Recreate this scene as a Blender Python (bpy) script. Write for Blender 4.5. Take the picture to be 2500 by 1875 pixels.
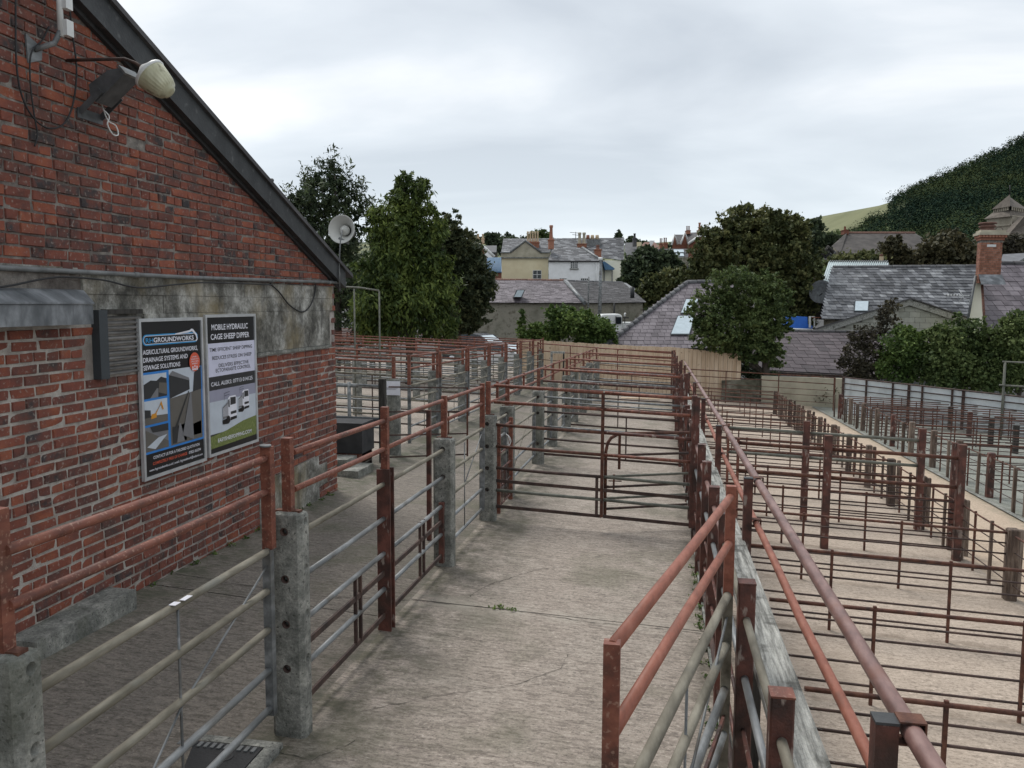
import bpy, bmesh, math, random
import numpy as np
from mathutils import Vector, Matrix
random.seed(11); rng = np.random.default_rng(5)
R = math.radians
scene = bpy.context.scene
for o in list(bpy.data.objects): bpy.data.objects.remove(o)
# ------------------------------------------------------------------ camera
YAW, PIT, ROLL, FPX, CH = R(10.2), R(5.5), R(0.27), 2020.0, 2.30
cam = bpy.data.cameras.new('camera'); camo = bpy.data.objects.new('camera', cam)
scene.collection.objects.link(camo); scene.camera = camo
cam.sensor_width = 36; cam.lens = 36*FPX/2500; cam.clip_start = .05; cam.clip_end = 6000
fwd = Vector((-math.sin(YAW)*math.cos(PIT), math.cos(YAW)*math.cos(PIT), -math.sin(PIT)))
rt = Vector((math.cos(YAW), math.sin(YAW), 0)); up = rt.cross(fwd)
rt2 = rt*math.cos(ROLL)+up*math.sin(ROLL); up2 = up*math.cos(ROLL)-rt*math.sin(ROLL)
camo.matrix_world = Matrix(((rt2.x, up2.x, -fwd.x, 0), (rt2.y, up2.y, -fwd.y, 0), (rt2.z, up2.z, -fwd.z, CH), (0, 0, 0, 1)))
CAM = Vector((0, 0, CH)); FH = Vector((-math.sin(YAW), math.cos(YAW), 0))
scene.render.resolution_x, scene.render.resolution_y = 1024, 768
# ------------------------------------------------------------------ sky, sun, exposure
SUN_EL, SUN_AZ = R(58), R(-42)      # the brightest cloud lies ahead and a little left
w = bpy.data.worlds.new('World'); scene.world = w; w.use_nodes = True
nt = w.node_tree; nt.nodes.clear(); N = nt.nodes.new; L = nt.links.new
wo = N('ShaderNodeOutputWorld'); bg = N('ShaderNodeBackground'); bg.inputs[1].default_value = .1
sky = N('ShaderNodeTexSky'); sky.sky_type = 'NISHITA'; sky.sun_disc = False
sky.sun_elevation = SUN_EL; sky.sun_rotation = SUN_AZ
tc = N('ShaderNodeTexCoord'); sep = N('ShaderNodeSeparateXYZ'); L(tc.outputs['Generated'], sep.inputs[0])
# project the view direction on a flat cloud layer so that clouds flatten towards the horizon
def mth(op, a, b=None, clamp=False):
    m = N('ShaderNodeMath'); m.operation = op; m.use_clamp = clamp
    for i, v in enumerate((a, b)):
        if v is None: continue
        if isinstance(v, (int, float)): m.inputs[i].default_value = v
        else: L(v, m.inputs[i])
    return m.outputs[0]
zc = mth('ADD', mth('MAXIMUM', sep.outputs[2], 0.0), .16)
cx = mth('DIVIDE', sep.outputs[0], zc); cy = mth('DIVIDE', sep.outputs[1], zc)
cmb = N('ShaderNodeCombineXYZ'); L(cx, cmb.inputs[0]); L(cy, cmb.inputs[1])
mp = N('ShaderNodeMapping'); mp.inputs['Rotation'].default_value = (0, 0, R(-28)); mp.inputs['Scale'].default_value = (.55, .85, 1)
mp.inputs['Location'].default_value = (1.15, .55, 0)
L(cmb.outputs[0], mp.inputs[0])
n1 = N('ShaderNodeTexNoise'); n1.inputs['Scale'].default_value = 1.15; n1.inputs['Detail'].default_value = 6; n1.inputs['Roughness'].default_value = .5
n1.inputs['Distortion'].default_value = .35
L(mp.outputs[0], n1.inputs['Vector'])
cr = N('ShaderNodeValToRGB'); L(n1.outputs[0], cr.inputs[0]); e = cr.color_ramp.elements
e[0].position = .35; e[0].color = (.40, .435, .475, 1); e[1].position = .66; e[1].color = (.70, .712, .722, 1)
q = e.new(.52); q.color = (.52, .555, .59, 1)
hz = N('ShaderNodeMapRange'); hz.inputs[1].default_value = 0; hz.inputs[2].default_value = .22; hz.inputs[3].default_value = .75; hz.inputs[4].default_value = 0; hz.clamp = True
L(sep.outputs[2], hz.inputs[0])
mh = N('ShaderNodeMix'); mh.data_type = 'RGBA'; mh.inputs['B'].default_value = (.55, .615, .66, 1)
L(hz.outputs[0], mh.inputs['Factor']); L(cr.outputs[0], mh.inputs['A'])
sc = N('ShaderNodeVectorMath'); sc.operation = 'SCALE'; sc.inputs[3].default_value = 10.4; L(mh.outputs['Result'], sc.inputs[0])
mx = N('ShaderNodeMix'); mx.data_type = 'RGBA'; mx.inputs['Factor'].default_value = .93
L(sky.outputs[0], mx.inputs['A']); L(sc.outputs[0], mx.inputs['B'])
L(mx.outputs['Result'], bg.inputs[0]); L(bg.outputs[0], wo.inputs[0])
sl = bpy.data.lights.new('sun', 'SUN'); sl.energy = 1.5; sl.angle = R(20); sl.color = (1, .965, .92)
so = bpy.data.objects.new('sun', sl); scene.collection.objects.link(so)
sd = Vector((math.sin(SUN_AZ)*math.cos(SUN_EL), math.cos(SUN_AZ)*math.cos(SUN_EL), math.sin(SUN_EL)))
so.rotation_euler = sd.to_track_quat('Z', 'Y').to_euler()
vs = scene.view_settings; vs.view_transform = 'Standard'; vs.look = 'None'; vs.exposure = 0.60; vs.gamma = 1; vs.use_curve_mapping = False
# ------------------------------------------------------------------ coordinates
def ray(px, py): return fwd + rt2*((px-1250)/FPX) - up2*((py-937.5)/FPX)
def W(px, py, D):            # the point at horizontal distance D ahead that shows at this photo pixel
    d = ray(px, py); return CAM + d*(D/(d.dot(FH)))
def WX(px, py, X): d = ray(px, py); return CAM + d*(X/d.x)
def WY(px, py, Y): d = ray(px, py); return CAM + d*(Y/d.y)
def px_of(p):
    d = Vector(p)-CAM; k = d.dot(fwd)
    return 1250+FPX*d.dot(rt2)/k, 937.5-FPX*d.dot(up2)/k, k
def gz(x, y):
    z = .03-.0235*max(min(y, 42), -4)
    if x > -1.96: z -= .04*(min(x, 4.5)+1.96)+.03*(max(min(x, 10), 4.5)-4.5)
    elif x > -4.4: z += .065*(-1.96-x)
    else: z += .065*2.44+.03*(-4.4-max(x, -14))
    return z
ORD = ['', 'first', 'second', 'third', 'fourth', 'fifth', 'sixth', 'seventh', 'eighth', 'ninth', 'tenth', 'eleventh', 'twelfth', 'thirteenth', 'fourteenth',
 'fifteenth', 'sixteenth', 'seventeenth', 'eighteenth', 'nineteenth', 'twentieth', 'twenty-first', 'twenty-second', 'twenty-third', 'twenty-fourth', 'twenty-fifth', 'twenty-sixth', 'twenty-seventh', 'twenty-eighth', 'twenty-ninth', 'thirtieth']
# ------------------------------------------------------------------ materials
def mat(name, stops, scale=8, rough=.85, bump=.25, bscale=None, metal=0, stretch=None, rnd=0, detail=6, spots=None, spots2=None, space='pos', nrough=.6, bdist=.01, trans=0, hue=0, spec=None):
    m = bpy.data.materials.new(name); m.use_nodes = True; t = m.node_tree; n = t.nodes; l = t.links.new
    b = n['Principled BSDF']; b.inputs['Roughness'].default_value = rough; b.inputs['Metallic'].default_value = metal
    if spec is not None: b.inputs['Specular IOR Level'].default_value = spec
    if space == 'pos': g = n.new('ShaderNodeNewGeometry'); vec = g.outputs['Position']
    else: g = n.new('ShaderNodeTexCoord'); vec = g.outputs['Object']
    mpn = n.new('ShaderNodeMapping'); l(vec, mpn.inputs[0]); mpn.inputs['Scale'].default_value = stretch or (1, 1, 1)
    oi = n.new('ShaderNodeObjectInfo'); gi = n.new('ShaderNodeNewGeometry')
    ad = n.new('ShaderNodeMath'); ad.operation = 'ADD'; l(oi.outputs['Random'], ad.inputs[0]); l(gi.outputs['Random Per Island'], ad.inputs[1])
    fr = n.new('ShaderNodeMath'); fr.operation = 'FRACT'; l(ad.outputs[0], fr.inputs[0]); rndo = fr.outputs[0]
    nz = n.new('ShaderNodeTexNoise'); nz.inputs['Scale'].default_value = scale; nz.inputs['Detail'].default_value = detail; nz.inputs['Roughness'].default_value = nrough
    l(mpn.outputs[0], nz.inputs['Vector'])
    fac = nz.outputs[0]
    if rnd:   # shift the ramp by a random number per piece
        mr = n.new('ShaderNodeMapRange'); mr.inputs[3].default_value = -rnd; mr.inputs[4].default_value = rnd; l(rndo, mr.inputs[0])
        a2 = n.new('ShaderNodeMath'); a2.operation = 'ADD'; l(fac, a2.inputs[0]); l(mr.outputs[0], a2.inputs[1]); fac = a2.outputs[0]
    cr = n.new('ShaderNodeValToRGB'); l(fac, cr.inputs[0]); el = cr.color_ramp.elements
    el[0].position, el[0].color = stops[0][0], (*stops[0][1], 1); el[1].position, el[1].color = stops[-1][0], (*stops[-1][1], 1)
    for p, c in stops[1:-1]: x = el.new(p); x.color = (*c, 1)
    col = cr.outputs[0]
    for sp in (spots, spots2):
        if not sp: continue
        ssc, lo, hi, sc_, amt = sp[:5]
        s = n.new('ShaderNodeTexNoise'); s.inputs['Scale'].default_value = ssc; s.inputs['Detail'].default_value = 4
        if len(sp) > 5:
            m3 = n.new('ShaderNodeMapping'); l(vec, m3.inputs[0]); m3.inputs['Scale'].default_value = sp[5]; l(m3.outputs[0], s.inputs['Vector'])
        else: l(vec, s.inputs['Vector'])
        mr = n.new('ShaderNodeMapRange'); mr.inputs[1].default_value = lo; mr.inputs[2].default_value = hi; mr.inputs[4].default_value = amt; l(s.outputs[0], mr.inputs[0])
        mxx = n.new('ShaderNodeMix'); mxx.data_type = 'RGBA'; l(mr.outputs[0], mxx.inputs['Factor']); l(col, mxx.inputs['A']); mxx.inputs['B'].default_value = (*sc_, 1)
        col = mxx.outputs['Result']
    if hue:
        hs = n.new('ShaderNodeHueSaturation'); mr = n.new('ShaderNodeMapRange'); mr.inputs[3].default_value = 1-hue; mr.inputs[4].default_value = 1+hue; l(rndo, mr.inputs[0]); l(mr.outputs[0], hs.inputs['Value']); l(col, hs.inputs['Color']); col = hs.outputs[0]
    l(col, b.inputs['Base Color'])
    if bump:
        bn = n.new('ShaderNodeTexNoise'); bn.inputs['Scale'].default_value = bscale or scale*4; bn.inputs['Detail'].default_value = 5; l(mpn.outputs[0], bn.inputs['Vector'])
        bp = n.new('ShaderNodeBump'); bp.inputs['Strength'].default_value = bump; bp.inputs['Distance'].default_value = bdist; l(bn.outputs[0], bp.inputs['Height']); l(bp.outputs[0], b.inputs['Normal'])
    if trans:
        tl = n.new('ShaderNodeBsdfTranslucent'); l(col, tl.inputs[0]); ms = n.new('ShaderNodeMixShader'); ms.inputs[0].default_value = trans
        l(b.outputs[0], ms.inputs[1]); l(tl.outputs[0], ms.inputs[2]); l(ms.outputs[0], n['Material Output'].inputs[0])
    return m
def flat(name, c, rough=.6, metal=0, bump=0): return mat(name, [(.3, tuple(v*.9 for v in c)), (.7, tuple(min(1, v*1.08) for v in c))], 6, rough, bump, metal=metal)
M = {}
M['brick'] = mat('brick', [(.06, (.028, .027, .030)), (.19, (.055, .042, .041)), (.27, (.110, .047, .038)), (.46, (.172, .055, .038)), (.64, (.220, .067, .042)), (.82, (.285, .086, .044)), (.95, (.22, .13, .095))],
                 9, .9, .5, 60, rnd=.26, spots=(2.2, .52, .75, (.075, .050, .042), .6), spots2=(38, .59, .68, (.36, .31, .27), .5), bdist=.006)
M['mortar'] = mat('mortar', [(.3, (.09, .078, .07)), (.7, (.33, .30, .265))], 14, .95, .8, 90, spots=(2.2, .46, .62, (.10, .08, .07), .7))
M['mortar_mid'] = mat('grey_mortar', [(.3, (.22, .19, .17)), (.7, (.50, .46, .42))], 14, .95, .8, 90, spots=(1.6, .50, .68, (.12, .09, .08), .75))
M['mortar_pale'] = mat('pale_mortar', [(.3, (.29, .26, .23)), (.7, (.54, .50, .445))], 14, .95, .8, 90, spots=(2.0, .52, .70, (.16, .13, .11), .7))
M['concrete_band'] = mat('concrete_band', [(.36, (.06, .058, .05)), (.46, (.15, .145, .125)), (.54, (.27, .265, .24)), (.64, (.48, .47, .43))], 3.2, .92, .35, 40, spots=(1.7, .50, .66, (.24, .19, .10), .65), spots2=(7, .54, .64, (.035, .034, .03), .5, (1, 1, .3)), nrough=.8)
M['bargeboard'] = mat('bargeboard', [(.3, (.016, .018, .020)), (.7, (.045, .048, .050))], 5, .6, .25, 50, spots=(12, .62, .72, (.16, .16, .16), .45))
M['leadwork'] = mat('leadwork', [(.3, (.06, .068, .074)), (.5, (.15, .16, .17)), (.7, (.34, .355, .37))], 3, .6, .2, 30, stretch=(1, 2, 1))
M['slate'] = mat('slate', [(.22, (.045, .047, .052)), (.5, (.10, .103, .112)), (.78, (.19, .195, .205)), (.95, (.34, .35, .36))], 1.6, .62, .15, 40, rnd=.32, spots=(5, .6, .75, (.17, .16, .12), .35))
M['slate_purple'] = mat('slate_purple', [(.25, (.075, .062, .070)), (.5, (.135, .115, .128)), (.8, (.20, .175, .19))], 1.6, .6, .15, 40, rnd=.2)
M['slate_plum'] = mat('slate_plum', [(.25, (.036, .026, .029)), (.5, (.066, .049, .054)), (.8, (.105, .083, .088))], 1.6, .6, .15, 40, rnd=.2)
M['slate_dark'] = mat('slate_dark', [(.25, (.035, .033, .035)), (.6, (.085, .082, .085)), (.85, (.15, .15, .15))], 2.5, .8, .3, 20, rnd=.15)
M['roof_felt'] = mat('roof_felt', [(.3, (.02, .02, .022)), (.7, (.05, .05, .052))], 5, .9, .2)
M['ridge_tile'] = mat('ridge_tile', [(.3, (.06, .06, .065)), (.7, (.15, .15, .155))], 5, .8, .2, rnd=.1)
M['clay_tile'] = mat('clay_tile', [(.3, (.12, .06, .045)), (.7, (.22, .12, .09))], 5, .85, .2, rnd=.2)
M['red'] = mat('red_oxide_paint', [(.32, (.080, .030, .020)), (.5, (.172, .055, .034)), (.68, (.25, .088, .052))], 18, .6, .08, 120, stretch=(1, .3, 1), spots=(5, .58, .72, (.10, .045, .03), .7), spots2=(70, .58, .66, (.40, .25, .18), .5))
M['red2'] = mat('faded_pink_paint', [(.32, (.12, .066, .055)), (.5, (.20, .112, .098)), (.68, (.29, .18, .155))], 18, .45, .06, 120, stretch=(1, .3, 1), spots=(4, .55, .7, (.20, .08, .045), .6))
M['red3'] = mat('orange_oxide_paint', [(.32, (.17, .058, .034)), (.5, (.26, .086, .052)), (.68, (.33, .13, .085))], 24, .6, .08, 140, stretch=(1, .3, 1), spots=(5, .58, .75, (.17, .06, .035), .6))
M['dark_red'] = mat('worn_maroon_paint', [(.30, (.034, .017, .014)), (.5, (.100, .036, .026)), (.7, (.170, .060, .042))], 9, .6, .35, 90, spots=(22, .60, .66, (.36, .30, .26), .7, (1, 1, .35)), spots2=(4, .52, .66, (.030, .018, .014), .85))
M['rust'] = mat('rusty_steel', [(.3, (.035, .016, .012)), (.5, (.095, .036, .022)), (.72, (.17, .075, .045))], 14, .8, .3, 120)
M['rust_dark'] = mat('dark_rusty_steel', [(.3, (.022, .014, .012)), (.5, (.055, .032, .026)), (.72, (.11, .065, .05))], 10, .75, .3, 120)
M['galv'] = mat('galvanised_steel', [(.3, (.085, .090, .092)), (.5, (.175, .185, .188)), (.72, (.33, .342, .345))], 12, .5, .06, 120, stretch=(1, .25, 1), metal=.25, spots=(4, .56, .7, (.10, .085, .065), .75))
M['lichen'] = mat('weathered_galvanised_steel', [(.3, (.085, .076, .055)), (.5, (.180, .163, .125)), (.72, (.30, .28, .225))], 14, .8, .1, 120, stretch=(1, .25, 1), spots=(3.5, .56, .7, (.16, .16, .14), .7))
M['green_rail'] = mat('green_grey_steel', [(.3, (.085, .09, .075)), (.7, (.19, .19, .155))], 12, .75, .3, 120)
M['post_concrete'] = mat('weathered_concrete', [(.30, (.07, .073, .065)), (.45, (.155, .158, .142)), (.56, (.26, .26, .235)), (.70, (.46, .45, .40))], 7, .93, .6, 60, nrough=.85, spots=(55, .61, .67, (.035, .035, .03), .75), spots2=(3, .55, .7, (.10, .105, .075), .55, (1.6, 1.6, .4)))
M['wood_fence'] = mat('fence_wood', [(.3, (.50, .36, .24)), (.5, (.64, .49, .345)), (.75, (.74, .60, .45))], 3, .85, .25, 12, stretch=(3, 3, .35), rnd=.07, spots=(7, .66, .72, (.14, .08, .045), .7))
M['wood_grey'] = mat('weathered_timber', [(.36, (.11, .11, .10)), (.5, (.30, .30, .275)), (.64, (.54, .54, .50))], 42, .9, .9, 60, stretch=(1, .06, 1), spots=(5, .56, .64, (.07, .07, .06), .75), nrough=.75)
M['post_wood'] = mat('old_timber_post', [(.3, (.05, .035, .028)), (.5, (.12, .085, .065)), (.75, (.26, .21, .17))], 12, .9, .6, 40, stretch=(3, 3, .4), rnd=.16)
M['dark_wood'] = mat('dark_timber', [(.3, (.018, .016, .014)), (.7, (.06, .055, .048))], 12, .9, .5, 40, stretch=(3, 3, .4))
M['white_paint'] = mat('white_painted_render', [(.3, (.76, .76, .75)), (.7, (.86, .86, .86))], 3, .8, .08, 12, spots=(2.5, .60, .78, (.50, .49, .45), .5, (1, 1, .3)))
M['cream'] = mat('cream_render', [(.3, (.66, .57, .37)), (.7, (.76, .68, .47))], 1.2, .85, .08, 12, spots=(1.1, .62, .75, (.42, .40, .33), .5, (1, 1, .4)))
M['cream2'] = mat('pale_cream_render', [(.3, (.80, .77, .61)), (.7, (.88, .85, .69))], 2, .85, .05)
M['render_grey'] = mat('stained_render', [(.3, (.28, .255, .19)), (.7, (.48, .44, .34))], 1.5, .9, .2, 12)
M['board_white'] = mat('pale_blue_board', [(.3, (.58, .63, .645)), (.7, (.72, .76, .77))], 2.5, .7, .1, 12, spots=(3, .55, .75, (.30, .33, .33), .6, (1, 1, .5)))
M['block'] = mat('concrete_block', [(.3, (.29, .295, .255)), (.7, (.43, .43, .375))], 3, .95, .4, 30, rnd=.12, spots=(1.5, .55, .7, (.15, .15, .11), .5))
M['stone'] = mat('rubble_stone', [(.35, (.06, .054, .04)), (.5, (.15, .135, .10)), (.65, (.27, .25, .20))], 3.6, .95, .9, 7, rnd=.2, bdist=.06, spots=(.7, .5, .7, (.10, .105, .07), .5))
M['churchstone'] = mat('church_stone', [(.3, (.27, .235, .18)), (.7, (.43, .385, .31))], .8, .95, .4, 3, bdist=.1)
M['brick_far'] = mat('far_brick', [(.3, (.16, .062, .040)), (.7, (.27, .105, .066))], 4, .9, .2, 20, rnd=.15)
M['brick_chimney'] = mat('chimney_brick', [(.25, (.20, .085, .052)), (.5, (.29, .125, .078)), (.8, (.38, .18, .12))], 9, .9, .3, 60, rnd=.25)
M['pot'] = mat('buff_chimney_pot', [(.3, (.42, .32, .20)), (.7, (.56, .45, .31))], 6, .8, .1)
M['metal_roof'] = mat('pale_metal_roof', [(.3, (.42, .50, .51)), (.7, (.54, .61, .62))], 2, .5, .05)
M['blue_roof'] = mat('blue_metal_roof', [(.3, (.055, .13, .22)), (.7, (.08, .17, .28))], 2, .55, .05)
M['tower_tile'] = mat('tower_roof_tile', [(.3, (.09, .075, .062)), (.7, (.17, .145, .12))], 1.5, .9, .2)
M['thatch'] = mat('old_brown_roof', [(.3, (.040, .036, .034)), (.6, (.085, .076, .070)), (.85, (.13, .115, .10))], .8, .95, .3, 6)
M['glass'] = flat('dark_window_glass', (.02, .025, .03), .12)
M['sky_glass'] = flat('skylight_glass', (.50, .58, .62), .08)
M['white_frame'] = flat('white_window_frame', (.75, .75, .73), .5)
M['plastic_white'] = mat('white_plastic', [(.3, (.60, .61, .60)), (.7, (.74, .75, .73))], 10, .4, .05)
M['lamp_glass'] = mat('yellowed_lamp_bowl', [(.3, (.36, .35, .22)), (.6, (.54, .53, .37)), (.8, (.64, .63, .48))], 9, .3, .1, spots=(14, .60, .70, (.12, .10, .06), .75), stretch=(1, 1, .3))
M['flood_grey'] = mat('grey_metal_casing', [(.3, (.055, .058, .06)), (.7, (.12, .125, .13))], 9, .6, .15, 60)
M['horn'] = mat('horn_enamel', [(.3, (.50, .50, .47)), (.7, (.62, .62, .585))], 4, .45, .03)
M['black'] = flat('black_rubber', (.015, .015, .016), .6)
M['conduit'] = mat('conduit', [(.3, (.10, .105, .105)), (.7, (.22, .23, .23))], 8, .6, .15, 60, spots=(6, .58, .72, (.06, .05, .045), .7))
M['louvre'] = mat('louvre_slat', [(.3, (.08, .076, .072)), (.5, (.17, .163, .155)), (.75, (.30, .285, .27))], 10, .75, .3, 60, stretch=(1, .3, 2))
M['frame_grey'] = flat('grey_blue_frame', (.042, .05, .056), .6, bump=.2)
M['alu'] = mat('aluminium_frame', [(.3, (.50, .51, .52)), (.7, (.66, .67, .68))], 8, .35, .03, metal=.4)
M['iron'] = mat('cast_iron_cover', [(.3, (.008, .009, .010)), (.7, (.022, .023, .025))], 9, .7, .4, 60)
M['crack'] = flat('dirt_in_joint', (.045, .04, .033), .95)
def pr(n, c): M[n] = flat('print_'+n, c, .35)
pr('p_black', (.006, .006, .008)); pr('p_white', (.80, .80, .86)); pr('p_lilac', (.66, .66, .80)); pr('p_blue', (.03, .22, .62)); pr('p_cyan', (.03, .30, .62)); pr('p_orange', (.72, .12, .06))
pr('p_grey', (.19, .19, .20)); pr('p_dark', (.03, .032, .035)); pr('p_mud', (.13, .12, .105)); pr('p_pale', (.55, .60, .66)); pr('p_digger', (.62, .27, .03)); pr('p_mist', (.33, .33, .42))
M['p_grass'] = mat('print_grass', [(.3, (.05, .075, .02)), (.5, (.16, .20, .05)), (.7, (.34, .37, .14))], 60, .4, 0, stretch=(1, 2.2, .5))
def leafmat(n, a, b, c, tr=.25, scale=.9): return mat(n, [(.25, a), (.5, b), (.8, c)], scale, .6, 0, rnd=.24, trans=tr, detail=3, spec=.22)
M['leaf_dark'] = leafmat('dark_leaves', (.028, .042, .024), (.054, .076, .040), (.105, .135, .062))
M['leaf_conifer'] = leafmat('conifer_sprays', (.032, .055, .016), (.074, .108, .026), (.175, .22, .052))
M['leaf_chestnut'] = leafmat('chestnut_leaves', (.050, .064, .027), (.098, .112, .042), (.20, .195, .075))
M['leaf_deep'] = leafmat('deep_green_leaves', (.034, .048, .026), (.060, .076, .036), (.115, .12, .055))  # dark leaf colour of the rounded chestnut beside the conifer
M['leaf_green'] = leafmat('green_leaves', (.045, .078, .022), (.085, .138, .036), (.19, .26, .07))
M['leaf_bush'] = leafmat('bush_leaves', (.048, .076, .027), (.088, .125, .042), (.19, .235, .085))
M['leaf_purple'] = leafmat('purple_brown_leaves', (.034, .032, .024), (.058, .052, .036), (.10, .088, .05), .15)
M['leaf_autumn'] = leafmat('turning_leaves', (.044, .044, .024), (.075, .070, .036), (.125, .105, .05), .2)
M['bark'] = mat('bark', [(.3, (.03, .025, .02)), (.7, (.10, .085, .07))], 8, .95, .6, 30, stretch=(1, 1, .3))
M['forest'] = mat('forest_trees', [(.34, (.014, .030, .022)), (.5, (.030, .052, .028)), (.66, (.075, .092, .036))], .012, .9, 0, rnd=.14, spec=.05)
M['hillgrass'] = mat('hill_pasture', [(.3, (.12, .13, .055)), (.7, (.19, .195, .095))], .02, .95, 0)
M['hillscrub'] = mat('hill_scrub', [(.3, (.030, .045, .018)), (.7, (.075, .095, .036))], .02, .95, 0)
# concrete floors: speckle, broom lines across, damp patches
def floor(name, base, dark, light, brooms=.5, green=(.085, .09, .05), gamt=.6, bands=()):
    m = bpy.data.materials.new(name); m.use_nodes = True; t = m.node_tree; n = t.nodes; l = t.links.new
    b = n['Principled BSDF']; b.inputs['Roughness'].default_value = .93
    g = n.new('ShaderNodeNewGeometry')
    def noise(s, det=4, st=None, ro=.6):
        k = n.new('ShaderNodeTexNoise'); k.inputs['Scale'].default_value = s; k.inputs['Detail'].default_value = det; k.inputs['Roughness'].default_value = ro
        if st: mm = n.new('ShaderNodeMapping'); mm.inputs['Scale'].default_value = st; l(g.outputs['Position'], mm.inputs[0]); l(mm.outputs[0], k.inputs['Vector'])
        else: l(g.outputs['Position'], k.inputs['Vector'])
        return k.outputs[0]
    def mixc(f, a, c, lo, hi, amt=1):
        mr = n.new('ShaderNodeMapRange'); mr.inputs[1].default_value = lo; mr.inputs[2].default_value = hi; mr.inputs[4].default_value = amt; l(f, mr.inputs[0])
        k = n.new('ShaderNodeMix'); k.data_type = 'RGBA'; l(mr.outputs[0], k.inputs['Factor'])
        l(a, k.inputs['A']); k.inputs['B'].default_value = (*c, 1); return k.outputs['Result']
    rgb = n.new('ShaderNodeRGB'); rgb.outputs[0].default_value = (*(v*1.06 for v in base), 1); c = rgb.outputs[0]
    broom = noise(24, 4, (.30, 1.3, 1), .8); fine = noise(48, 5, (.75, 1, 1), .85); patch = noise(.9, 5, None, .6); patch2 = noise(2.3, 5)
    c = mixc(patch2, c, light, .5, .75, .55)
    c = mixc(broom, c, dark, .49, .60, brooms+.15); c = mixc(broom, c, tuple(min(1, v*1.15) for v in light), .45, .38, brooms*.8)
    c = mixc(fine, c, tuple(v*.7 for v in dark), .535, .60, .7)
    c = mixc(fine, c, tuple(min(1, v*1.5) for v in light), .43, .37, .6)
    c = mixc(patch, c, green, .53, .70, gamt)
    c = mixc(noise(11, 4), c, tuple(v*.6 for v in dark), .62, .74, .5)
    sx = n.new('ShaderNodeSeparateXYZ'); l(g.outputs['Position'], sx.inputs[0]); bandn = noise(5, 5, None, .7)
    def band(c, src, centre, wd, colr, amt, wrap=None):  # tinted strip; dark ones along kerbs and hurdles paint dirt plus contact shade
        a = n.new('ShaderNodeMath'); a.operation = 'SUBTRACT'; l(src, a.inputs[0]); a.inputs[1].default_value = centre; v = a.outputs[0]
        if wrap: a = n.new('ShaderNodeMath'); a.operation = 'PINGPONG'; l(v, a.inputs[0]); a.inputs[1].default_value = wrap/2; v = a.outputs[0]
        a = n.new('ShaderNodeMath'); a.operation = 'ABSOLUTE'; l(v, a.inputs[0])
        mr = n.new('ShaderNodeMapRange'); mr.interpolation_type = 'SMOOTHSTEP'; mr.inputs[1].default_value = wd; mr.inputs[2].default_value = 0; l(a.outputs[0], mr.inputs[0])
        m2 = n.new('ShaderNodeMapRange'); m2.inputs[1].default_value = .38; m2.inputs[2].default_value = .62; m2.inputs[4].default_value = amt; l(bandn, m2.inputs[0])
        mu = n.new('ShaderNodeMath'); mu.operation = 'MULTIPLY'; l(mr.outputs[0], mu.inputs[0]); l(m2.outputs[0], mu.inputs[1])
        k = n.new('ShaderNodeMix'); k.data_type = 'RGBA'; l(mu.outputs[0], k.inputs['Factor']); l(c, k.inputs['A']); k.inputs['B'].default_value = (*colr, 1); return k.outputs['Result']
    for (axis, centre, wd, colr, amt, wrap) in bands: c = band(c, sx.outputs[axis], centre, wd, colr, amt, wrap)
    l(c, b.inputs['Base Color'])
    ad = n.new('ShaderNodeMath'); ad.operation = 'ADD'; l(broom, ad.inputs[0]); l(fine, ad.inputs[1])
    bp = n.new('ShaderNodeBump'); bp.inputs['Strength'].default_value = .55; bp.inputs['Distance'].default_value = .012; l(ad.outputs[0], bp.inputs['Height']); l(bp.outputs[0], b.inputs['Normal'])
    return m
M['lane'] = floor('broomed_concrete', (.315, .268, .225), (.130, .108, .090), (.43, .38, .325), .45, bands=((0, -1.9, 1.0, (.075, .072, .045), .85, None), (0, .36, .22, (.09, .08, .06), .8, None), (1, 6.36, .25, (.42, .38, .32), .7, None)))
M['lane_left'] = floor('damp_concrete', (.195, .170, .144), (.09, .078, .062), (.265, .23, .19), gamt=.75, bands=((0, -4.0, .5, (.07, .075, .045), .9, None), (0, -2.0, .4, (.08, .08, .055), .7, None)))
M['penfloor'] = floor('sandy_concrete', (.425, .348, .278), (.23, .185, .145), (.50, .42, .345), .3, (.30, .235, .18), .6, ((1, 8.03, .10, (.20, .155, .115), .8, 1.33), (0, .5, .3, (.20, .16, .12), .8, None), (0, 3.2, .16, (.20, .16, .12), .7, None)))
M['aisle'] = floor('pale_sandy_concrete', (.45, .352, .26), (.32, .245, .185), (.52, .42, .315), .2, (.38, .30, .215), .5, ((0, 3.25, .2, (.24, .19, .14), .7, None), (0, 4.72, .25, (.22, .20, .14), .8, None)))
M['penfloor2'] = floor('grey_green_concrete', (.235, .245, .215), (.15, .155, .135), (.31, .31, .27), .3, (.15, .165, .125), .6, ((1, 7.98, .14, (.12, .115, .095), .8, 1.33), (0, 4.8, .3, (.12, .12, .09), .8, None)))
M['tarmac'] = mat('tarmac', [(.3, (.045, .045, .045)), (.7, (.075, .073, .07))], 4, .95, .3, 60)
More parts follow.
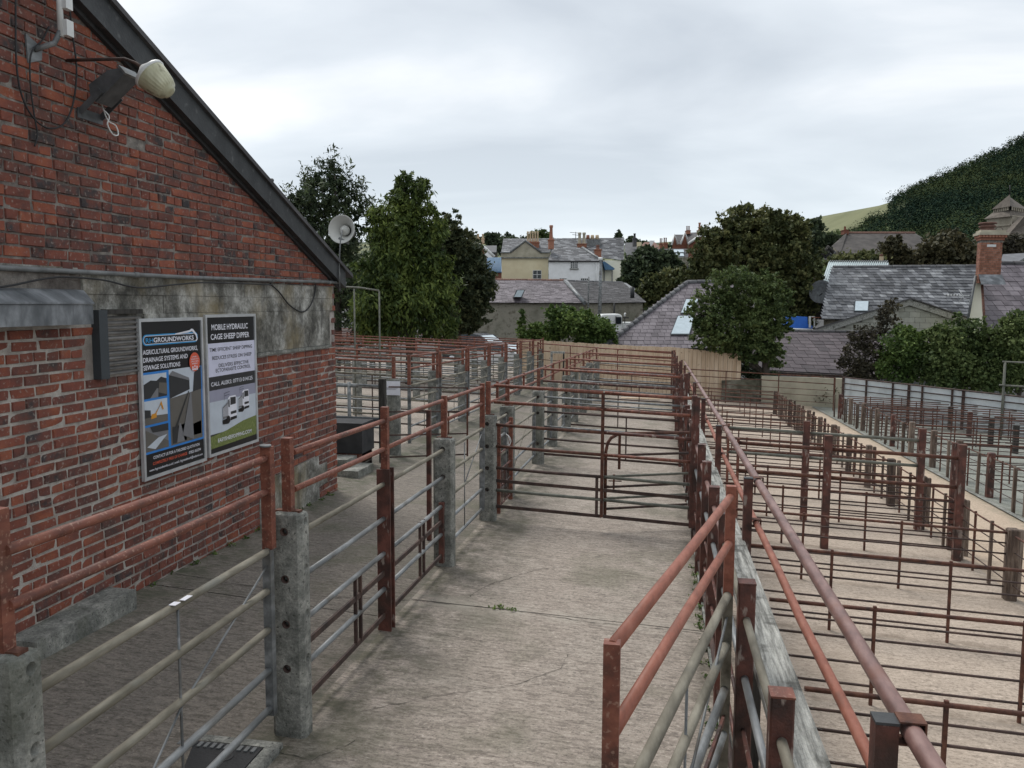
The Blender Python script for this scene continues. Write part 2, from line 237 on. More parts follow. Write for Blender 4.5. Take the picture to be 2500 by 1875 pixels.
# ------------------------------------------------------------------ mesh helpers
COL = scene.collection
class MB:
    def __init__(s): s.v = []; s.f = []; s.sm = []
    def add(s, vs, fs, smooth=False):
        k = len(s.v); s.v += [tuple(v) for v in vs]; s.f += [tuple(i+k for i in f) for f in fs]; s.sm += [smooth]*len(fs); return s
    def box(s, x0, x1, y0, y1, z0, z1):
        return s.add([(x0,y0,z0),(x1,y0,z0),(x1,y1,z0),(x0,y1,z0),(x0,y0,z1),(x1,y0,z1),(x1,y1,z1),(x0,y1,z1)], BOXF)
    def obox(s, o, a, b, c):      # oriented box: corner o, edge vectors a, b, c
        o, a, b, c = map(Vector, (o, a, b, c)); return s.add([o, o+a, o+a+b, o+b, o+c, o+a+c, o+a+b+c, o+b+c], BOXF)
    def bar(s, p0, p1, w, h, upv=(0, 0, 1)):
        p0, p1 = Vector(p0), Vector(p1); d = (p1-p0).normalized(); u = Vector(upv)
        if abs(d.dot(u)) > .98: u = Vector((0, 1, 0))
        r_ = d.cross(u).normalized(); u = r_.cross(d)
        return s.obox(p0-r_*w/2-u*h/2, r_*w, p1-p0, u*h)
    def tube(s, pts, r, n=10, cap=True):
        pts = [Vector(p) for p in pts]; rs = r if isinstance(r, (list, tuple)) else [r]*len(pts); vs = []; ref = None
        for i, p in enumerate(pts):
            d = (pts[min(i+1, len(pts)-1)]-pts[max(i-1, 0)]).normalized()
            if ref is None: ref = Vector((0, 0, 1)) if abs(d.z) < .9 else Vector((1, 0, 0))
            a = d.cross(ref).normalized(); b = a.cross(d)
            ref = b if b.length > .1 else ref
            vs += [p+(a*math.cos(t*2*math.pi/n)+b*math.sin(t*2*math.pi/n))*rs[i] for t in range(n)]
        fs = [(i*n+j, i*n+(j+1) % n, (i+1)*n+(j+1) % n, (i+1)*n+j) for i in range(len(pts)-1) for j in range(n)]
        k = len(s.v); s.add(vs, fs, True)
        if cap:
            s.f += [tuple(k+j for j in range(n))[::-1], tuple(k+(len(pts)-1)*n+j for j in range(n))]; s.sm += [False, False]
        return s
    def lathe(s, o, axis, prof, n=24):   # prof: (radius, distance along the axis)
        o = Vector(o); ax = Vector(axis).normalized(); a = ax.orthogonal().normalized(); b = ax.cross(a); vs = []
        for r_, h in prof: vs += [o+ax*h+(a*math.cos(t*2*math.pi/n)+b*math.sin(t*2*math.pi/n))*r_ for t in range(n)]
        return s.add(vs, [(i*n+j, i*n+(j+1) % n, (i+1)*n+(j+1) % n, (i+1)*n+j) for i in range(len(prof)-1) for j in range(n)], True)
    def poly(s, pts, t):          # a slab: polygon pts pushed back by vector t
        n = len(pts); t = Vector(t); P = [Vector(p) for p in pts]
        return s.add(P+[p+t for p in P], [tuple(range(n)), tuple(range(2*n-1, n-1, -1))]+[(i, i+n, (i+1) % n+n, (i+1) % n) for i in range(n)])
    def mesh(s, name, m, off=(0, 0, 0)):
        me = bpy.data.meshes.new(name); o = Vector(off)
        me.from_pydata([Vector(v)-o for v in s.v], [], s.f); me.materials.append(m)
        me.polygons.foreach_set('use_smooth', s.sm); me.update(); return me
    def build(s, name, m, parent=None, label=None):
        off = root_of(parent).location if parent else (0, 0, 0)
        ob = bpy.data.objects.new(name, s.mesh(name, m, off)); COL.objects.link(ob)
        if parent: ob.parent = parent
        if label: ob['label'] = label
        return ob
BOXF = [(0,3,2,1),(4,5,6,7),(0,1,5,4),(1,2,6,5),(2,3,7,6),(3,0,4,7)]
def root_of(o):
    while o.parent: o = o.parent
    return o
def tag(o, label, cat, group=None, kind=None):
    o['label'] = label; o['category'] = cat
    if group: o['group'] = group
    if kind: o['kind'] = kind
    return o
def thing(name, label, cat, loc=(0, 0, 0), group=None):
    o = bpy.data.objects.new(name, None); COL.objects.link(o); o.location = loc; o.empty_display_size = .1
    return tag(o, label, cat, group)
def struct(name, mb, m, parent=None):
    o = mb.build(name, m, parent)
    if not parent: o['kind'] = 'structure'
    return o
def stuff(o): o['kind'] = 'stuff'; return o
def rawmesh(name, V, F4, m, smooth=False):
    me = bpy.data.meshes.new(name); nv, nf = len(V), len(F4)
    me.vertices.add(nv); me.vertices.foreach_set('co', V.astype('f').ravel())
    k = F4.shape[1]; me.loops.add(nf*k); me.loops.foreach_set('vertex_index', F4.astype('i').ravel())
    me.polygons.add(nf); me.polygons.foreach_set('loop_start', np.arange(0, nf*k, k, dtype='i')); me.polygons.foreach_set('loop_total', np.full(nf, k, dtype='i'))
    if smooth: me.polygons.foreach_set('use_smooth', np.ones(nf, dtype=bool))
    me.update(calc_edges=True); me.materials.append(m); return me
def piece_mesh(name, m, b=.06):     # unit block with softened front edges, front faces +x
    k = b
    vs = [(0,0,0),(0,1,0),(0,1,1),(0,0,1),(.55,0,0),(.55,1,0),(.55,1,1),(.55,0,1),(1,k,k*2),(1,1-k,k*2),(1,1-k,1-k*2),(1,k,1-k*2)]
    fs = [(0,1,5,4),(1,2,6,5),(2,3,7,6),(3,0,4,7),(4,5,9,8),(5,6,10,9),(6,7,11,10),(7,4,8,11),(8,9,10,11)]
    out = []
    for _ in range(8):
        v2 = [tuple(c+(random.uniform(-.022, .022) if (i > 7 and j) else random.uniform(-.02, .02) if (i > 3 and j) else 0) for j, c in enumerate(v)) for i, v in enumerate(vs)]
        if random.random() < .5: q = random.choice([8, 9, 10, 11]); v2[q] = (v2[q][0]-.25, .5+(v2[q][1]-.5)*.86, .5+(v2[q][2]-.5)*.8)
        mb = MB(); mb.add(v2, fs); out.append((mb.mesh(name, m), v2))
    return out, None, fs
def rod_pts(p0, p1, sag=0, n=2, wob=0):
    p0, p1 = Vector(p0), Vector(p1); out = []
    for i in range(n+1):
        t = i/n; p = p0.lerp(p1, t); p.z -= sag*4*t*(1-t)
        if wob and 0 < i < n: p += Vector((random.uniform(-wob, wob), random.uniform(-wob, wob), random.uniform(-wob, wob)))
        out.append(p)
    return out
# ------------------------------------------------------------------ ground
def slab(name, x0, x1, y0, y1, m, dz=0, nx=10, ny=24):
    xs = np.linspace(x0, x1, nx+1); ys = np.linspace(y0, y1, ny+1)
    V = np.array([(x, y, gz(x, y)+dz) for y in ys for x in xs])
    F = np.array([(j*(nx+1)+i, j*(nx+1)+i+1, (j+1)*(nx+1)+i+1, (j+1)*(nx+1)+i) for j in range(ny) for i in range(nx)])
    o = bpy.data.objects.new(name, rawmesh(name, V, F, m)); COL.objects.link(o); o['kind'] = 'structure'; return o
mb = MB(); xs = [-2500, -400, -60, -14, -4.4, -1.96, 4.5, 10, 60, 400, 2500]; ys = [-300, -4, 0, 10, 20, 42, 80, 200, 600, 3000]
mb.add([(x, y, gz(x, y)-.09) for y in ys for x in xs], [(j*11+i, j*11+i+1, (j+1)*11+i+1, (j+1)*11+i) for j in range(9) for i in range(10)])
struct('ground', mb, M['tarmac'])
slab('lane_floor', -1.98, .38, -3, 6.35, M['lane']); slab('lane_floor', -1.98, .38, 6.362, 30, M['lane'])
slab('alley_floor', -4.4, -1.98, -3, 5.9, M['lane_left'], nx=4); slab('alley_floor', -4.4, -1.98, 5.912, 30, M['lane_left'], nx=4)
slab('cattle_pen_floor', -22, -4.4, 9.5, 42, M['lane'])
slab('sheep_pen_floor', .44, 3.28, -3, 27, M['penfloor']); slab('aisle_floor', 3.28, 4.74, -3, 27.5, M['aisle']); slab('far_pen_floor', 4.74, 14, -3, 27.5, M['penfloor2'])
slab('kerb_strip', .38, .44, -3, 27, M['post_concrete'], .025, 2, 60)
slab('aisle_kerb', 4.70, 4.78, -3, 27, M['post_concrete'], .02, 1, 60)
# cracks: thin winding strips of dirt lying in the concrete
def crack(pts, wd, name='concrete_crack'):
    mb = MB(); P = []
    for (x0, y0), (x1, y1) in zip(pts, pts[1:]):
        k = max(3, int(math.hypot(x1-x0, y1-y0)/.05))
        for i in range(k): t = i/k; P.append((x0+(x1-x0)*t+random.uniform(-.012, .012), y0+(y1-y0)*t+random.uniform(-.012, .012)))
    P.append(pts[-1])
    for (a, b), (c, d) in zip(P, P[1:]):
        ww = wd*random.uniform(.4, 1.3); l_ = math.hypot(c-a, d-b) or 1; ww *= .55; nx, ny = -(d-b)/l_*ww/2, (c-a)/l_*ww/2
        mb.add([(x, y, gz(x, y)+.004) for x, y in ((a+nx, b+ny), (c+nx, d+ny), (c-nx, d-ny), (a-nx, b-ny))], [(3, 2, 1, 0)])
    return struct(name, mb, M['crack'])
crack([(-4.0, 6.2), (-2.8, 6.12), (-1.9, 6.33), (-1.2, 6.36), (-.5, 6.28), (.35, 6.3)], .012)
crack([(-1.55, 6.5), (-1.45, 6.9), (-1.1, 7.5), (-.8, 7.7)], .008); crack([(-1.7, 4.4), (-1.3, 4.75), (-.9, 5.0), (-.62, 5.35), (-.6, 5.6)], .007)
crack([(-2.0, 5.72), (-1.6, 5.70), (-1.2, 5.65)], .006); crack([(-1.95, 9.3), (-.5, 9.5), (.37, 9.4)], .006); crack([(-2.1, 3.9), (-1.75, 3.85), (-1.6, 4.1)], .008)
# ------------------------------------------------------------------ brick market building (gable wall at x = -4.03)
XW = -4.03; UC = 9.84
def vin(u): return 4.34-.388*(u-5.22)
bld = thing('brick_building', 'red brick market building with sloping gable verge at the left', 'building', (XW, UC, 0))
RID = -3.0
mb = MB(); zt = vin(RID)
prof = [(UC-.01, -.5), (UC-.01, 2.53), (RID, zt), (2*RID-UC, 2.53), (2*RID-UC, -.5)]
mb.poly([(XW-.006, u, z) for u, z in prof], (-9, 0, 0)).build('wall', M['mortar'], bld)
MB().box(XW-.05, XW-.0045, -2, 5.86, -.1, 2.19).build('lower_mortar', M['mortar_pale'], bld)
MB().box(XW-.05, XW-.0045, 5.861, 9.83, -.1, 2.19).build('lower_mortar', M['mortar_mid'], bld)
unit, UV_, UF_ = piece_mesh('brick', M['brick'], .03)
bricks = []
def covered(u0, u1, z0, z1):
    um = (u0+u1)/2; zm = (z0+z1)/2
    for a, b, c, d in ((-3, 5.2, 2.13, 2.50), (5.2, 9.76, 2.19, 2.50), (5.9, 9.66, 1.76, 2.3), (5.32, 5.84, 1.74, 2.25)):
        if u1 > a+.03 and u0 < b-.03 and zm > c and zm < d: return True
    return False
z = -.12; row = 0
while z < 6.5:
    u = UC-.004; k = 0; off = [0, .118, .06][row % 3]; first = True
    while u > 1.9:
        head = (row % 4 == 3 and random.random() < .8) or random.random() < .22
        ln = (.103 if head else .218)*random.uniform(.975, 1.02); bh = .0605 if (z < 2.2 and u < 7.2) else .0645
        if first: ln = [.218, .103][row % 2]; first = False
        u0 = u-ln; zj = z+random.uniform(-.0025, .0025)
        lim = vin((u+u0)/2)+.045
        if z+.066 < lim and not covered(u0, u, z, z+.065) and random.random() > .002:
            bricks.append((u0, u, zj, zj+bh*random.uniform(.97, 1.02), random.uniform(-.003, .005)))
        elif z < lim and z+.066 >= lim: pass
        u = u0-(.015 if bh < .062 else .0115)*random.uniform(.75, 1.25)
    z += .0752; row += 1
def bkey(b):
    x, y, k = px_of((XW, (b[0]+b[1])/2, (b[2]+b[3])/2))
    return (0 if (k > 0 and 5 < x < 2500 and 0 < y < 1830) else 100)+k-(b[1]-b[0])*4
bricks.sort(key=bkey)
for b in bricks[:300]:
    o = bpy.data.objects.new('brick', random.choice(unit)[0]); COL.objects.link(o); o.parent = bld
    o.location = Vector((XW-.03+b[4], b[0], b[2]))-bld.location; o.scale = (.034, b[1]-b[0], b[3]-b[2]); o.rotation_euler = (random.uniform(-.008, .008), 0, 0)
mb = MB()
for b in bricks[300:]: mb.add([(XW-.03+b[4]+v[0]*.034, b[0]+v[1]*(b[1]-b[0]), b[2]+v[2]*(b[3]-b[2])) for v in random.choice(unit)[1]], UF_)
stuff(mb.build('brick', M['brick'], bld))
# side face coursing seen at the corner is part of the same bond
# verge board, roof slab and gutter end
def P2(u, zz_, x=XW): return (x, u, zz_)
mb = MB(); a, b_ = 9.98, RID
mb.poly([P2(a, vin(a)-.0, XW+.10), P2(a-.02, vin(a)+.24, XW+.10), P2(b_, vin(b_)+.24, XW+.10), P2(b_, vin(b_), XW+.10)], (-.07, 0, 0))
mb.build('verge_board', M['bargeboard'], bld)
MB().poly([P2(10.15, vin(10.15)+.20, XW+.13), P2(10.15, vin(10.15)+.245, XW+.13), P2(b_, vin(b_)+.285, XW+.13), P2(b_, vin(b_)+.245, XW+.13)], (-9.3, 0, 0)).build('roof', M['slate_dark'], bld)
MB().poly([P2(a, vin(a)-.03, XW+.035), P2(a, vin(a)+.2, XW+.035), P2(b_, vin(b_)+.2, XW+.035), P2(b_, vin(b_)-.03, XW+.035)], (-.034, 0, 0)).build('soffit', M['roof_felt'], bld)
# concrete band, lower slab, ledge, hood, plinth patches
MB().box(XW-.05, XW+.012, 5.24, 9.74, 2.36, 2.50).box(XW-.05, XW+.010, 6.2, 9.74, 2.215, 2.357).box(XW-.05, XW+.004, 5.24, 6.198, 2.19, 2.358).build('lintel_band', M['concrete_band'], bld)
MB().box(XW-.05, XW+.018, 5.92, 9.63, 1.80, 2.212).build('lintel_slab', M['concrete_band'], bld)
MB().box(XW-.02, XW+.035, 7.74, 9.64, 1.765, 1.797).build('drip_rail', M['post_concrete'], bld)
MB().box(XW-.02, XW+.17, 0, 5.125, 2.15, 2.285).build('door_hood', M['leadwork'], bld)
MB().poly([(XW-.02, 5.13, 2.287), (XW+.18, 5.13, 2.287), (XW+.18, 5.13, 2.297), (XW+.03, 5.22, 2.385), (XW-.02, 5.22, 2.39)], (0, -5.2, 0)).build('hood_flashing', M['leadwork'], bld)
mb = MB(); mb.box(XW-.05, XW+.012, 7.75, 9.25, -.1, .47).box(XW-.05, XW+.010, 9.252, 9.5, .1, .36); mb.build('cement_patch', M['render_grey' if False else 'concrete_band'], bld)
MB().box(XW-.05, XW+.006, 1.5, 5.2, 2.5, 2.54).build('string_course', M['concrete_band'], bld)
# louvred vent
lv = MB().box(XW-.05, XW-.03, 5.34, 5.84, 1.76, 2.24).build('vent_frame', M['black'], bld)
MB().box(XW-.03, XW+.06, 5.33, 5.425, 1.745, 2.245).build('side_board', M['frame_grey'], lv)
MB().box(XW-.03, XW+.05, 5.426, 5.86, 2.215, 2.25).build('head_board', M['dark_wood'], lv)
for i in range(12):
    zz_ = 1.765+i*.0375
    MB().poly([(XW-.03, 5.427, zz_+.03), (XW+.025, 5.427, zz_), (XW+.028, 5.427, zz_+.008), (XW-.03, 5.427, zz_+.038)], (0, .43, 0)).build('slat', M['louvre'], lv)
# conduit along the wall with joints and clips
cd = thing('conduit_pipe', 'long grey conduit pipe running level above the concrete band on the brick wall', 'pipe', (XW, 5, 2.5))
MB().tube([(XW+.05, -2, 2.50), (XW+.05, 4.4, 2.508), (XW+.05, 6.5, 2.515), (XW+.05, 10.08, 2.565)], .0175, 12).build('pipe', M['conduit'], cd)
for u in (5.79, 8.05, 9.55, 9.98, 10.04): MB().tube([(XW+.05, u-.03, 2.512+.013*(u-6.5)*(u > 6.5)), (XW+.05, u+.03, 2.513+.013*(u-6.5)*(u > 6.5))], .0215, 12).build('coupling', M['conduit'], cd)
def cable(name, label, pts, r, m, sub=8):
    P = [Vector(p) for p in pts]; out = []
    for i in range(len(P)-1):
        a, b, c, d = P[max(i-1, 0)], P[i], P[i+1], P[min(i+2, len(P)-1)]
        for k in range(sub):
            t = k/sub; out.append(.5*((2*b)+(c-a)*t+(2*a-5*b+4*c-d)*t*t+(3*b-a-3*c+d)*t**3))
    out.append(P[-1]); return tag(MB().tube(out, r, 6).build(name, m), label, 'cable')
x = XW+.03
cable('hanging_cable', 'black cable sagging in a loop below the conduit near the wall corner', [(x, 8.05, 2.50), (x, 8.25, 2.42), (x, 8.5, 2.28), (x, 8.8, 2.205), (x, 9.0, 2.25), (x, 9.15, 2.38), (x, 9.21, 2.52)], .008, M['black'])
cable('hanging_cable', 'black cable slung loosely under the conduit above the louvred vent', [(x+.03, 4.0, 2.36), (x+.03, 4.44, 2.39), (x+.03, 4.8, 2.45), (x+.03, 5.02, 2.47), (x+.03, 5.4, 2.46), (x+.03, 5.8, 2.415), (x+.03, 6.3, 2.45), (x+.04, 6.8, 2.48), (x+.02, 8.05, 2.49)], .007, M['black'])
cable('hanging_cable', 'thin black cable in a deep loop on the upper brickwork', [(x, 4.73, 4.4), (x, 4.72, 4.17), (x, 4.70, 3.8), (x, 4.73, 3.60), (x, 4.82, 3.48), (x, 4.95, 3.44), (x, 5.1, 3.5), (x, 5.2, 3.66), (x, 5.25, 3.9), (x, 5.22, 4.15), (x, 5.2, 4.4)], .006, M['black'])
cable('hanging_cable', 'thin black cable dropping from the white bracket to the loop below', [(x, 5.0, 4.10), (x, 4.93, 3.99), (x, 4.83, 3.88), (x, 4.81, 3.7), (x, 4.83, 3.5), (x, 4.85, 3.38), (x, 4.82, 3.3)], .0055, M['black'])
cable('coiled_flex', 'small loop of white flex hanging under the floodlight', [(XW+.1, 5.42, 3.66), (XW+.12, 5.45, 3.62), (XW+.12, 5.43, 3.56), (XW+.13, 5.47, 3.50), (XW+.13, 5.53, 3.51), (XW+.12, 5.52, 3.57), (XW+.1, 5.46, 3.6), (XW+.08, 5.42, 3.72)], .005, M['plastic_white'])
# aerial mast bracket with junction box
br = thing('mast_bracket', 'grey bracket and short white mast with junction boxes high on the brick wall', 'bracket', (XW, 4.9, 3.9))
MB().poly([(XW+.004, 4.81, 4.00), (XW+.004, 4.95, 3.95), (XW+.004, 4.94, 3.87), (XW+.004, 4.82, 3.82)], (.012, 0, 0)).build('wall_plate', M['galv'], br)
MB().tube([(XW+.02, 4.88, 3.92), (XW+.12, 4.93, 3.97), (XW+.14, 4.97, 4.06)], .018).build('arm', M['galv'], br)
MB().tube([(XW+.14, 4.97, 4.02), (XW+.14, 4.97, 4.6)], .02).build('mast', M['plastic_white'], br)
for z0 in (4.03, 4.20): MB().box(XW+.15, XW+.19, 4.965, 5.03, z0, z0+.10).build('junction_box', M['plastic_white'], br)
# lantern on a swan-neck arm
lp = thing('wall_lantern', 'yellowed bowl lantern on a thin rusty arm standing out from the gable', 'lamp', (XW, 5.19, 3.94))
MB().tube([(XW, 5.19, 3.94), (XW+.25, 5.19, 3.935), (XW+.44, 5.19, 3.93), (XW+.52, 5.19, 3.90), (XW+.58, 5.19, 3.86)], .011).build('arm', M['rust_dark'], lp)
c0 = Vector((XW+.575, 5.19, 3.865)); ax = Vector((.72, .12, -.68)).normalized()
MB().lathe(c0, ax, [(.001, -.01), (.024, -.01), (.036, .0), (.072, .024), (.094, .044), (.098, .056), (.09, .06)], 28).build('canopy', M['plastic_white'], lp)
bw_ = MB().lathe(c0, ax, [(.100, .05), (.108, .068), (.106, .09), (.096, .14), (.084, .185), (.070, .214), (.050, .220), (.046, .238), (.026, .243), (.001, .244)], 72)
for i in range(72*3, 72*6):
    if i % 3 == 0: v_ = Vector(bw_.v[i]); d_ = v_-c0; d_ -= ax*d_.dot(ax); bw_.v[i] = tuple(v_-d_.normalized()*.0035)
bw_.build('bowl', M['lamp_glass'], lp)
MB().lathe(c0, ax, [(.100, .045), (.114, .05), (.116, .066), (.108, .07)], 32).build('rim', M['plastic_white'], lp)
# floodlight
fl = thing('floodlight', 'grey box floodlight tilted upward on a wall bracket beside the lantern', 'floodlight', (XW, 5.45, 3.65))
o = Vector((XW+.10, 5.30, 3.66)); a = Vector((.25, .0, .20)); bb = Vector((0, .17, 0)); cc = Vector((-.04, 0, .045))
MB().obox(o+a*.12, a*.9, bb, cc).build('casing', M['flood_grey'], fl)
MB().poly([o+a*.12+cc, o+a*.25+cc*2.1, o+a*.8+cc*1.7, o+a*1.0+cc], bb).build('gear_housing', M['flood_grey'], fl)
MB().obox(o+a*1.02-bb*.04-cc*.1, a*.05, bb*1.08, cc*1.25).build('glass_rim', M['galv'], fl)
mb = MB(); 
for s in (-.012, .205): mb.bar((XW+.01, 5.30+s, 3.62), (XW+.18, 5.30+s, 3.76), .008, .045)
mb.box(XW, XW+.012, 5.27, 5.53, 3.58, 3.65); mb.build('bracket', M['flood_grey'], fl)
# horn loudspeaker on thin mast at the wall corner
hn = thing('horn_loudspeaker', 'pale grey horn loudspeaker on a thin rod at the eaves corner', 'loudspeaker', (XW+.12, 9.72, 2.68))
MB().tube([(XW+.12, 9.72, 2.45), (XW+.11, 9.73, 2.75), (XW+.13, 9.74, 3.08), (XW+.15, 9.76, 3.2)], .008).build('mast', M['conduit'], hn)
hc = WY(838, 561, 9.9); ax = (CAM+Vector((-4.6, 0, 1.5))-hc).normalized()
MB().lathe(hc, ax, [(.178, .05), (.176, .056), (.165, .045), (.13, .0), (.085, -.06), (.06, -.10), (.055, -.11), (.06, -.115), (.095, -.062), (.138, -.005), (.172, .038), (.178, .05)], 40).build('bell', M['horn'], hn)
MB().lathe(hc, ax, [(.001, .035), (.02, .03), (.025, .01), (.05, -.01), (.062, -.035), (.06, -.07), (.04, -.1)], 28).build('inner_cone', M['horn'], hn)
MB().lathe(hc, ax, [(.06, -.10), (.065, -.12), (.065, -.22), (.05, -.24), (.001, -.245)], 24).build('driver', M['flood_grey'], hn)
MB().bar(hc+Vector((-.06, 0, -.10)), hc+Vector((.07, 0, -.17)), .012, .03).build('bracket', M['conduit'], hn)
bd = thing('perched_bird', 'small dark bird perched on the roof verge', 'bird', (XW, 8.0, 3.5))
bp_ = Vector((XW+.06, 8.02, vin(8.02)+.28)); MB().lathe(bp_, (0, 1, .35), [(.001, -.09), (.02, -.06), (.035, -.01), (.03, .03), (.02, .05), (.022, .07), (.015, .085), (.001, .1)], 10).build('body', M['black'], bd)
MB().bar(bp_+Vector((0, -.07, -.02)), bp_+Vector((0, -.15, -.05)), .02, .006).build('tail', M['black'], bd)
# doorstep blocks along the wall foot
tag(MB().box(XW, XW+.22, 4.4, 5.40, gz(-4, 5)-.2, gz(-4, 5)+.13).build('concrete_step', M['post_concrete']), 'low mossy concrete step against the foot of the brick wall', 'step')
sb = thing('corner_block', 'black stained block pier with brick courses beside the wall corner', 'pier', (-4.3, 11.4, 0))
g0 = gz(-4.3, 11.3)
MB().box(-4.9, -4.22, 11.25, 11.75, g0+.22, g0+.66).build('capping', M['roof_felt'], sb)
for i in range(5):
    for j in range(3): MB().box(-4.9+.225*j, -4.68+.225*j-.01, 11.27, 11.7, g0-.16+i*.076, g0-.095+i*.076).build('brick', M['brick'], sb)
MB().box(-4.88, -4.24, 11.29, 11.72, g0-.1, g0+.22).build('core', M['mortar'], sb)
tag(MB().box(-5.2, -4.04, 10.6, 11.2, g0-.2, g0+.10).box(-5.0, -4.3, 10.85, 11.24, g0+.1, g0+.2).build('stone_steps', M['post_concrete']), 'two worn stone steps just past the brick wall corner', 'steps')
# ------------------------------------------------------------------ posters (flat prints in aluminium frames)
XP = XW+.022
def quad(pts, m, lay, parent, name='print_panel'):
    x = XP+.0055+lay*.0008
    return MB().add([(x, u, z) for u, z in pts], [tuple(range(len(pts)))]).build(name, m, parent)
def txt(body, u0, u1, zc, h, m, lay, parent, bold=.014, slope=0, name='lettering'):
    cu = bpy.data.curves.new('t', 'FONT'); cu.body = body; cu.size = 1; cu.offset = bold; cu.fill_mode = 'FRONT'; cu.resolution_u = 3
    ob = bpy.data.objects.new('t', cu); COL.objects.link(ob); dg = bpy.context.evaluated_depsgraph_get()
    me = bpy.data.meshes.new_from_object(ob.evaluated_get(dg)); bpy.data.objects.remove(ob)
    co = np.empty(len(me.vertices)*3, 'f'); me.vertices.foreach_get('co', co); co = co.reshape(-1, 3)
    x0, x1, y0 = co[:, 0].min(), co[:, 0].max(), 0.0; y1 = .69
    out = np.empty_like(co); x = XP+.0055+lay*.0008; base = root_of(parent).location
    out[:, 0] = x-base.x; out[:, 1] = u0+(co[:, 0]-x0)/(x1-x0)*(u1-u0)-base.y; out[:, 2] = zc-h/2+(co[:, 1]-y0)/(y1-y0)*h-base.z+(out[:, 1]+base.y-u0)*slope
    me.vertices.foreach_set('co', out.ravel()); me.materials.clear(); me.materials.append(m); me.update(); me.name = name
    o = bpy.data.objects.new(name, me); COL.objects.link(o); o.parent = parent; return o
def poster(u0, u1, z0, z1, label):
    r_ = thing('advert_sign', label, 'sign', (XP, (u0+u1)/2, (z0+z1)/2))
    MB().box(XP-.015, XP+.004, u0+.005, u1-.005, z0+.005, z1-.005).build('backing', M['p_black'], r_)
    fw = .026
    mb = MB()
    mb.box(XP-.01, XP+.018, u0, u0+fw, z0, z1).box(XP-.01, XP+.018, u1-fw, u1, z0, z1).box(XP-.01, XP+.017, u0+fw, u1-fw, z1-fw, z1).box(XP-.01, XP+.017, u0+fw, u1-fw, z0, z0+fw)
    mb.build('frame', M['alu'], r_)
    return r_
def rect(u0, u1, z0, z1): return [(u0, z0), (u1, z0), (u1, z1), (u0, z1)]
p1 = poster(5.82, 6.73, .89, 2.175, 'black framed groundworks advert with blue bordered photo collage on the brick wall')
A0, A1, T, H1 = 5.846, 6.704, 2.149, 1.233
def U(f): return A0+(A1-A0)*f
def Z(f): return T-H1*f
quad(rect(A0, A1, T-H1, T), M['p_black'], 0, p1)
# logo bar with rounded ends and a digger arm
def pill(u0, u1, zc, h, k=8): 
    r_ = h/2
    return [(u0+r_-r_*math.sin(math.pi*i/k), zc-r_*math.cos(math.pi*i/k)) for i in range(k+1)]+[(u1-r_+r_*math.sin(math.pi*i/k), zc+r_*math.cos(math.pi*i/k)) for i in range(k+1)]
quad(pill(U(.03), U(.95), Z(.118), .088)[::-1][::-1], M['p_cyan'], 1, p1, 'logo_bar')
quad(pill(U(.045), U(.935), Z(.118), .068), M['p_white'], 2, p1, 'logo_bar'); quad(pill(U(.05), U(.93), Z(.118), .06), M['p_black'], 3, p1, 'logo_bar')
txt('RH', U(.075), U(.19), Z(.120), .036, M['p_cyan'], 4, p1); txt('GROUNDWORKS', U(.195), U(.87), Z(.120), .036, M['p_white'], 4, p1, .022)
quad([(U(.55), Z(.085)), (U(.80), Z(.067)), (U(.83), Z(.058)), (U(.86), Z(.06)), (U(.93), Z(.10)), (U(.94), Z(.135)), (U(.91), Z(.15)), (U(.90), Z(.14)), (U(.92), Z(.13)), (U(.905), Z(.105)), (U(.84), Z(.075)), (U(.78), Z(.083)), (U(.54), Z(.094))], M['p_white'], 5, p1, 'digger_arm_logo')
for i, (s, f1) in enumerate((('AGRICULTURAL GROUNDWORKS,', .94), ('DRAINAGE SYSTEMS AND', .755), ('SEWAGE SOLUTIONS', .62))): txt(s, U(.03), U(f1), Z(.195+i*.05), .036, M['p_white'], 1, p1)
quad(rect(U(.0), U(1), Z(.855), Z(.325)), M['p_blue'], 1, p1)
def photo(u0, u1, z0, z1, bg_, shapes):
    quad(rect(U(u0), U(u1), Z(z1), Z(z0)), M[bg_], 2, p1, 'printed_photo')
    for i, (m, pts) in enumerate(shapes): quad([(U(u0+(u1-u0)*a), Z(z1-(z1-z0)*b)) for a, b in pts], M[m], 3+i, p1, 'printed_photo')
photo(.02, .38, .34, .495, 'p_pale', [('p_dark', [(0, 0), (1, 0), (1, .75), (.75, .85), (.55, .7), (.3, .75), (0, .6)]), ('p_grey', [(.25, 0), (.6, 0), (.62, .38), (.55, .38)]), ('p_mud', [(.62, .2), (1, .05), (1, .55), (.66, .62)])])
photo(.02, .38, .51, .665, 'p_pale', [('p_mud', [(0, 0), (1, 0), (1, .3), (0, .38)]), ('p_dark', [(0, .3), (.25, .3), (.25, .6), (0, .65)]), ('p_digger', [(.25, .22), (.5, .25), (.5, .45), (.28, .42)]), ('p_digger', [(.42, .42), (.50, .45), (.72, .92), (.82, .55), (.77, .53), (.68, .78)])])
photo(.02, .38, .68, .84, 'p_grey', [('p_mud', [(0, 0), (1, 0), (1, .25), (0, .9)]), ('p_pale', [(.05, .2), (.55, .5), (.95, .55), (.4, .05)]), ('p_dark', [(.3, .75), (1, .7), (1, 1), (.2, 1)])])
photo(.42, .98, .325, .84, 'p_pale', [('p_mud', [(0, 0), (1, 0), (1, .68), (0, .62)]), ('p_dark', [(0, .62), (.62, .70), (.62, .82), (.0, .93)]), ('p_dark', [(.72, .66), (1, .68), (1, 1), (.78, .92)]), ('p_grey', [(0, .93), (.62, .82), (.6, .86), (.1, .98)]), ('p_dark', [(.10, .2), (.16, .2), (.60, .68), (.57, .68)]), ('p_grey', [(.35, .1), (.7, .0), (.66, .66), (.62, .66)])])
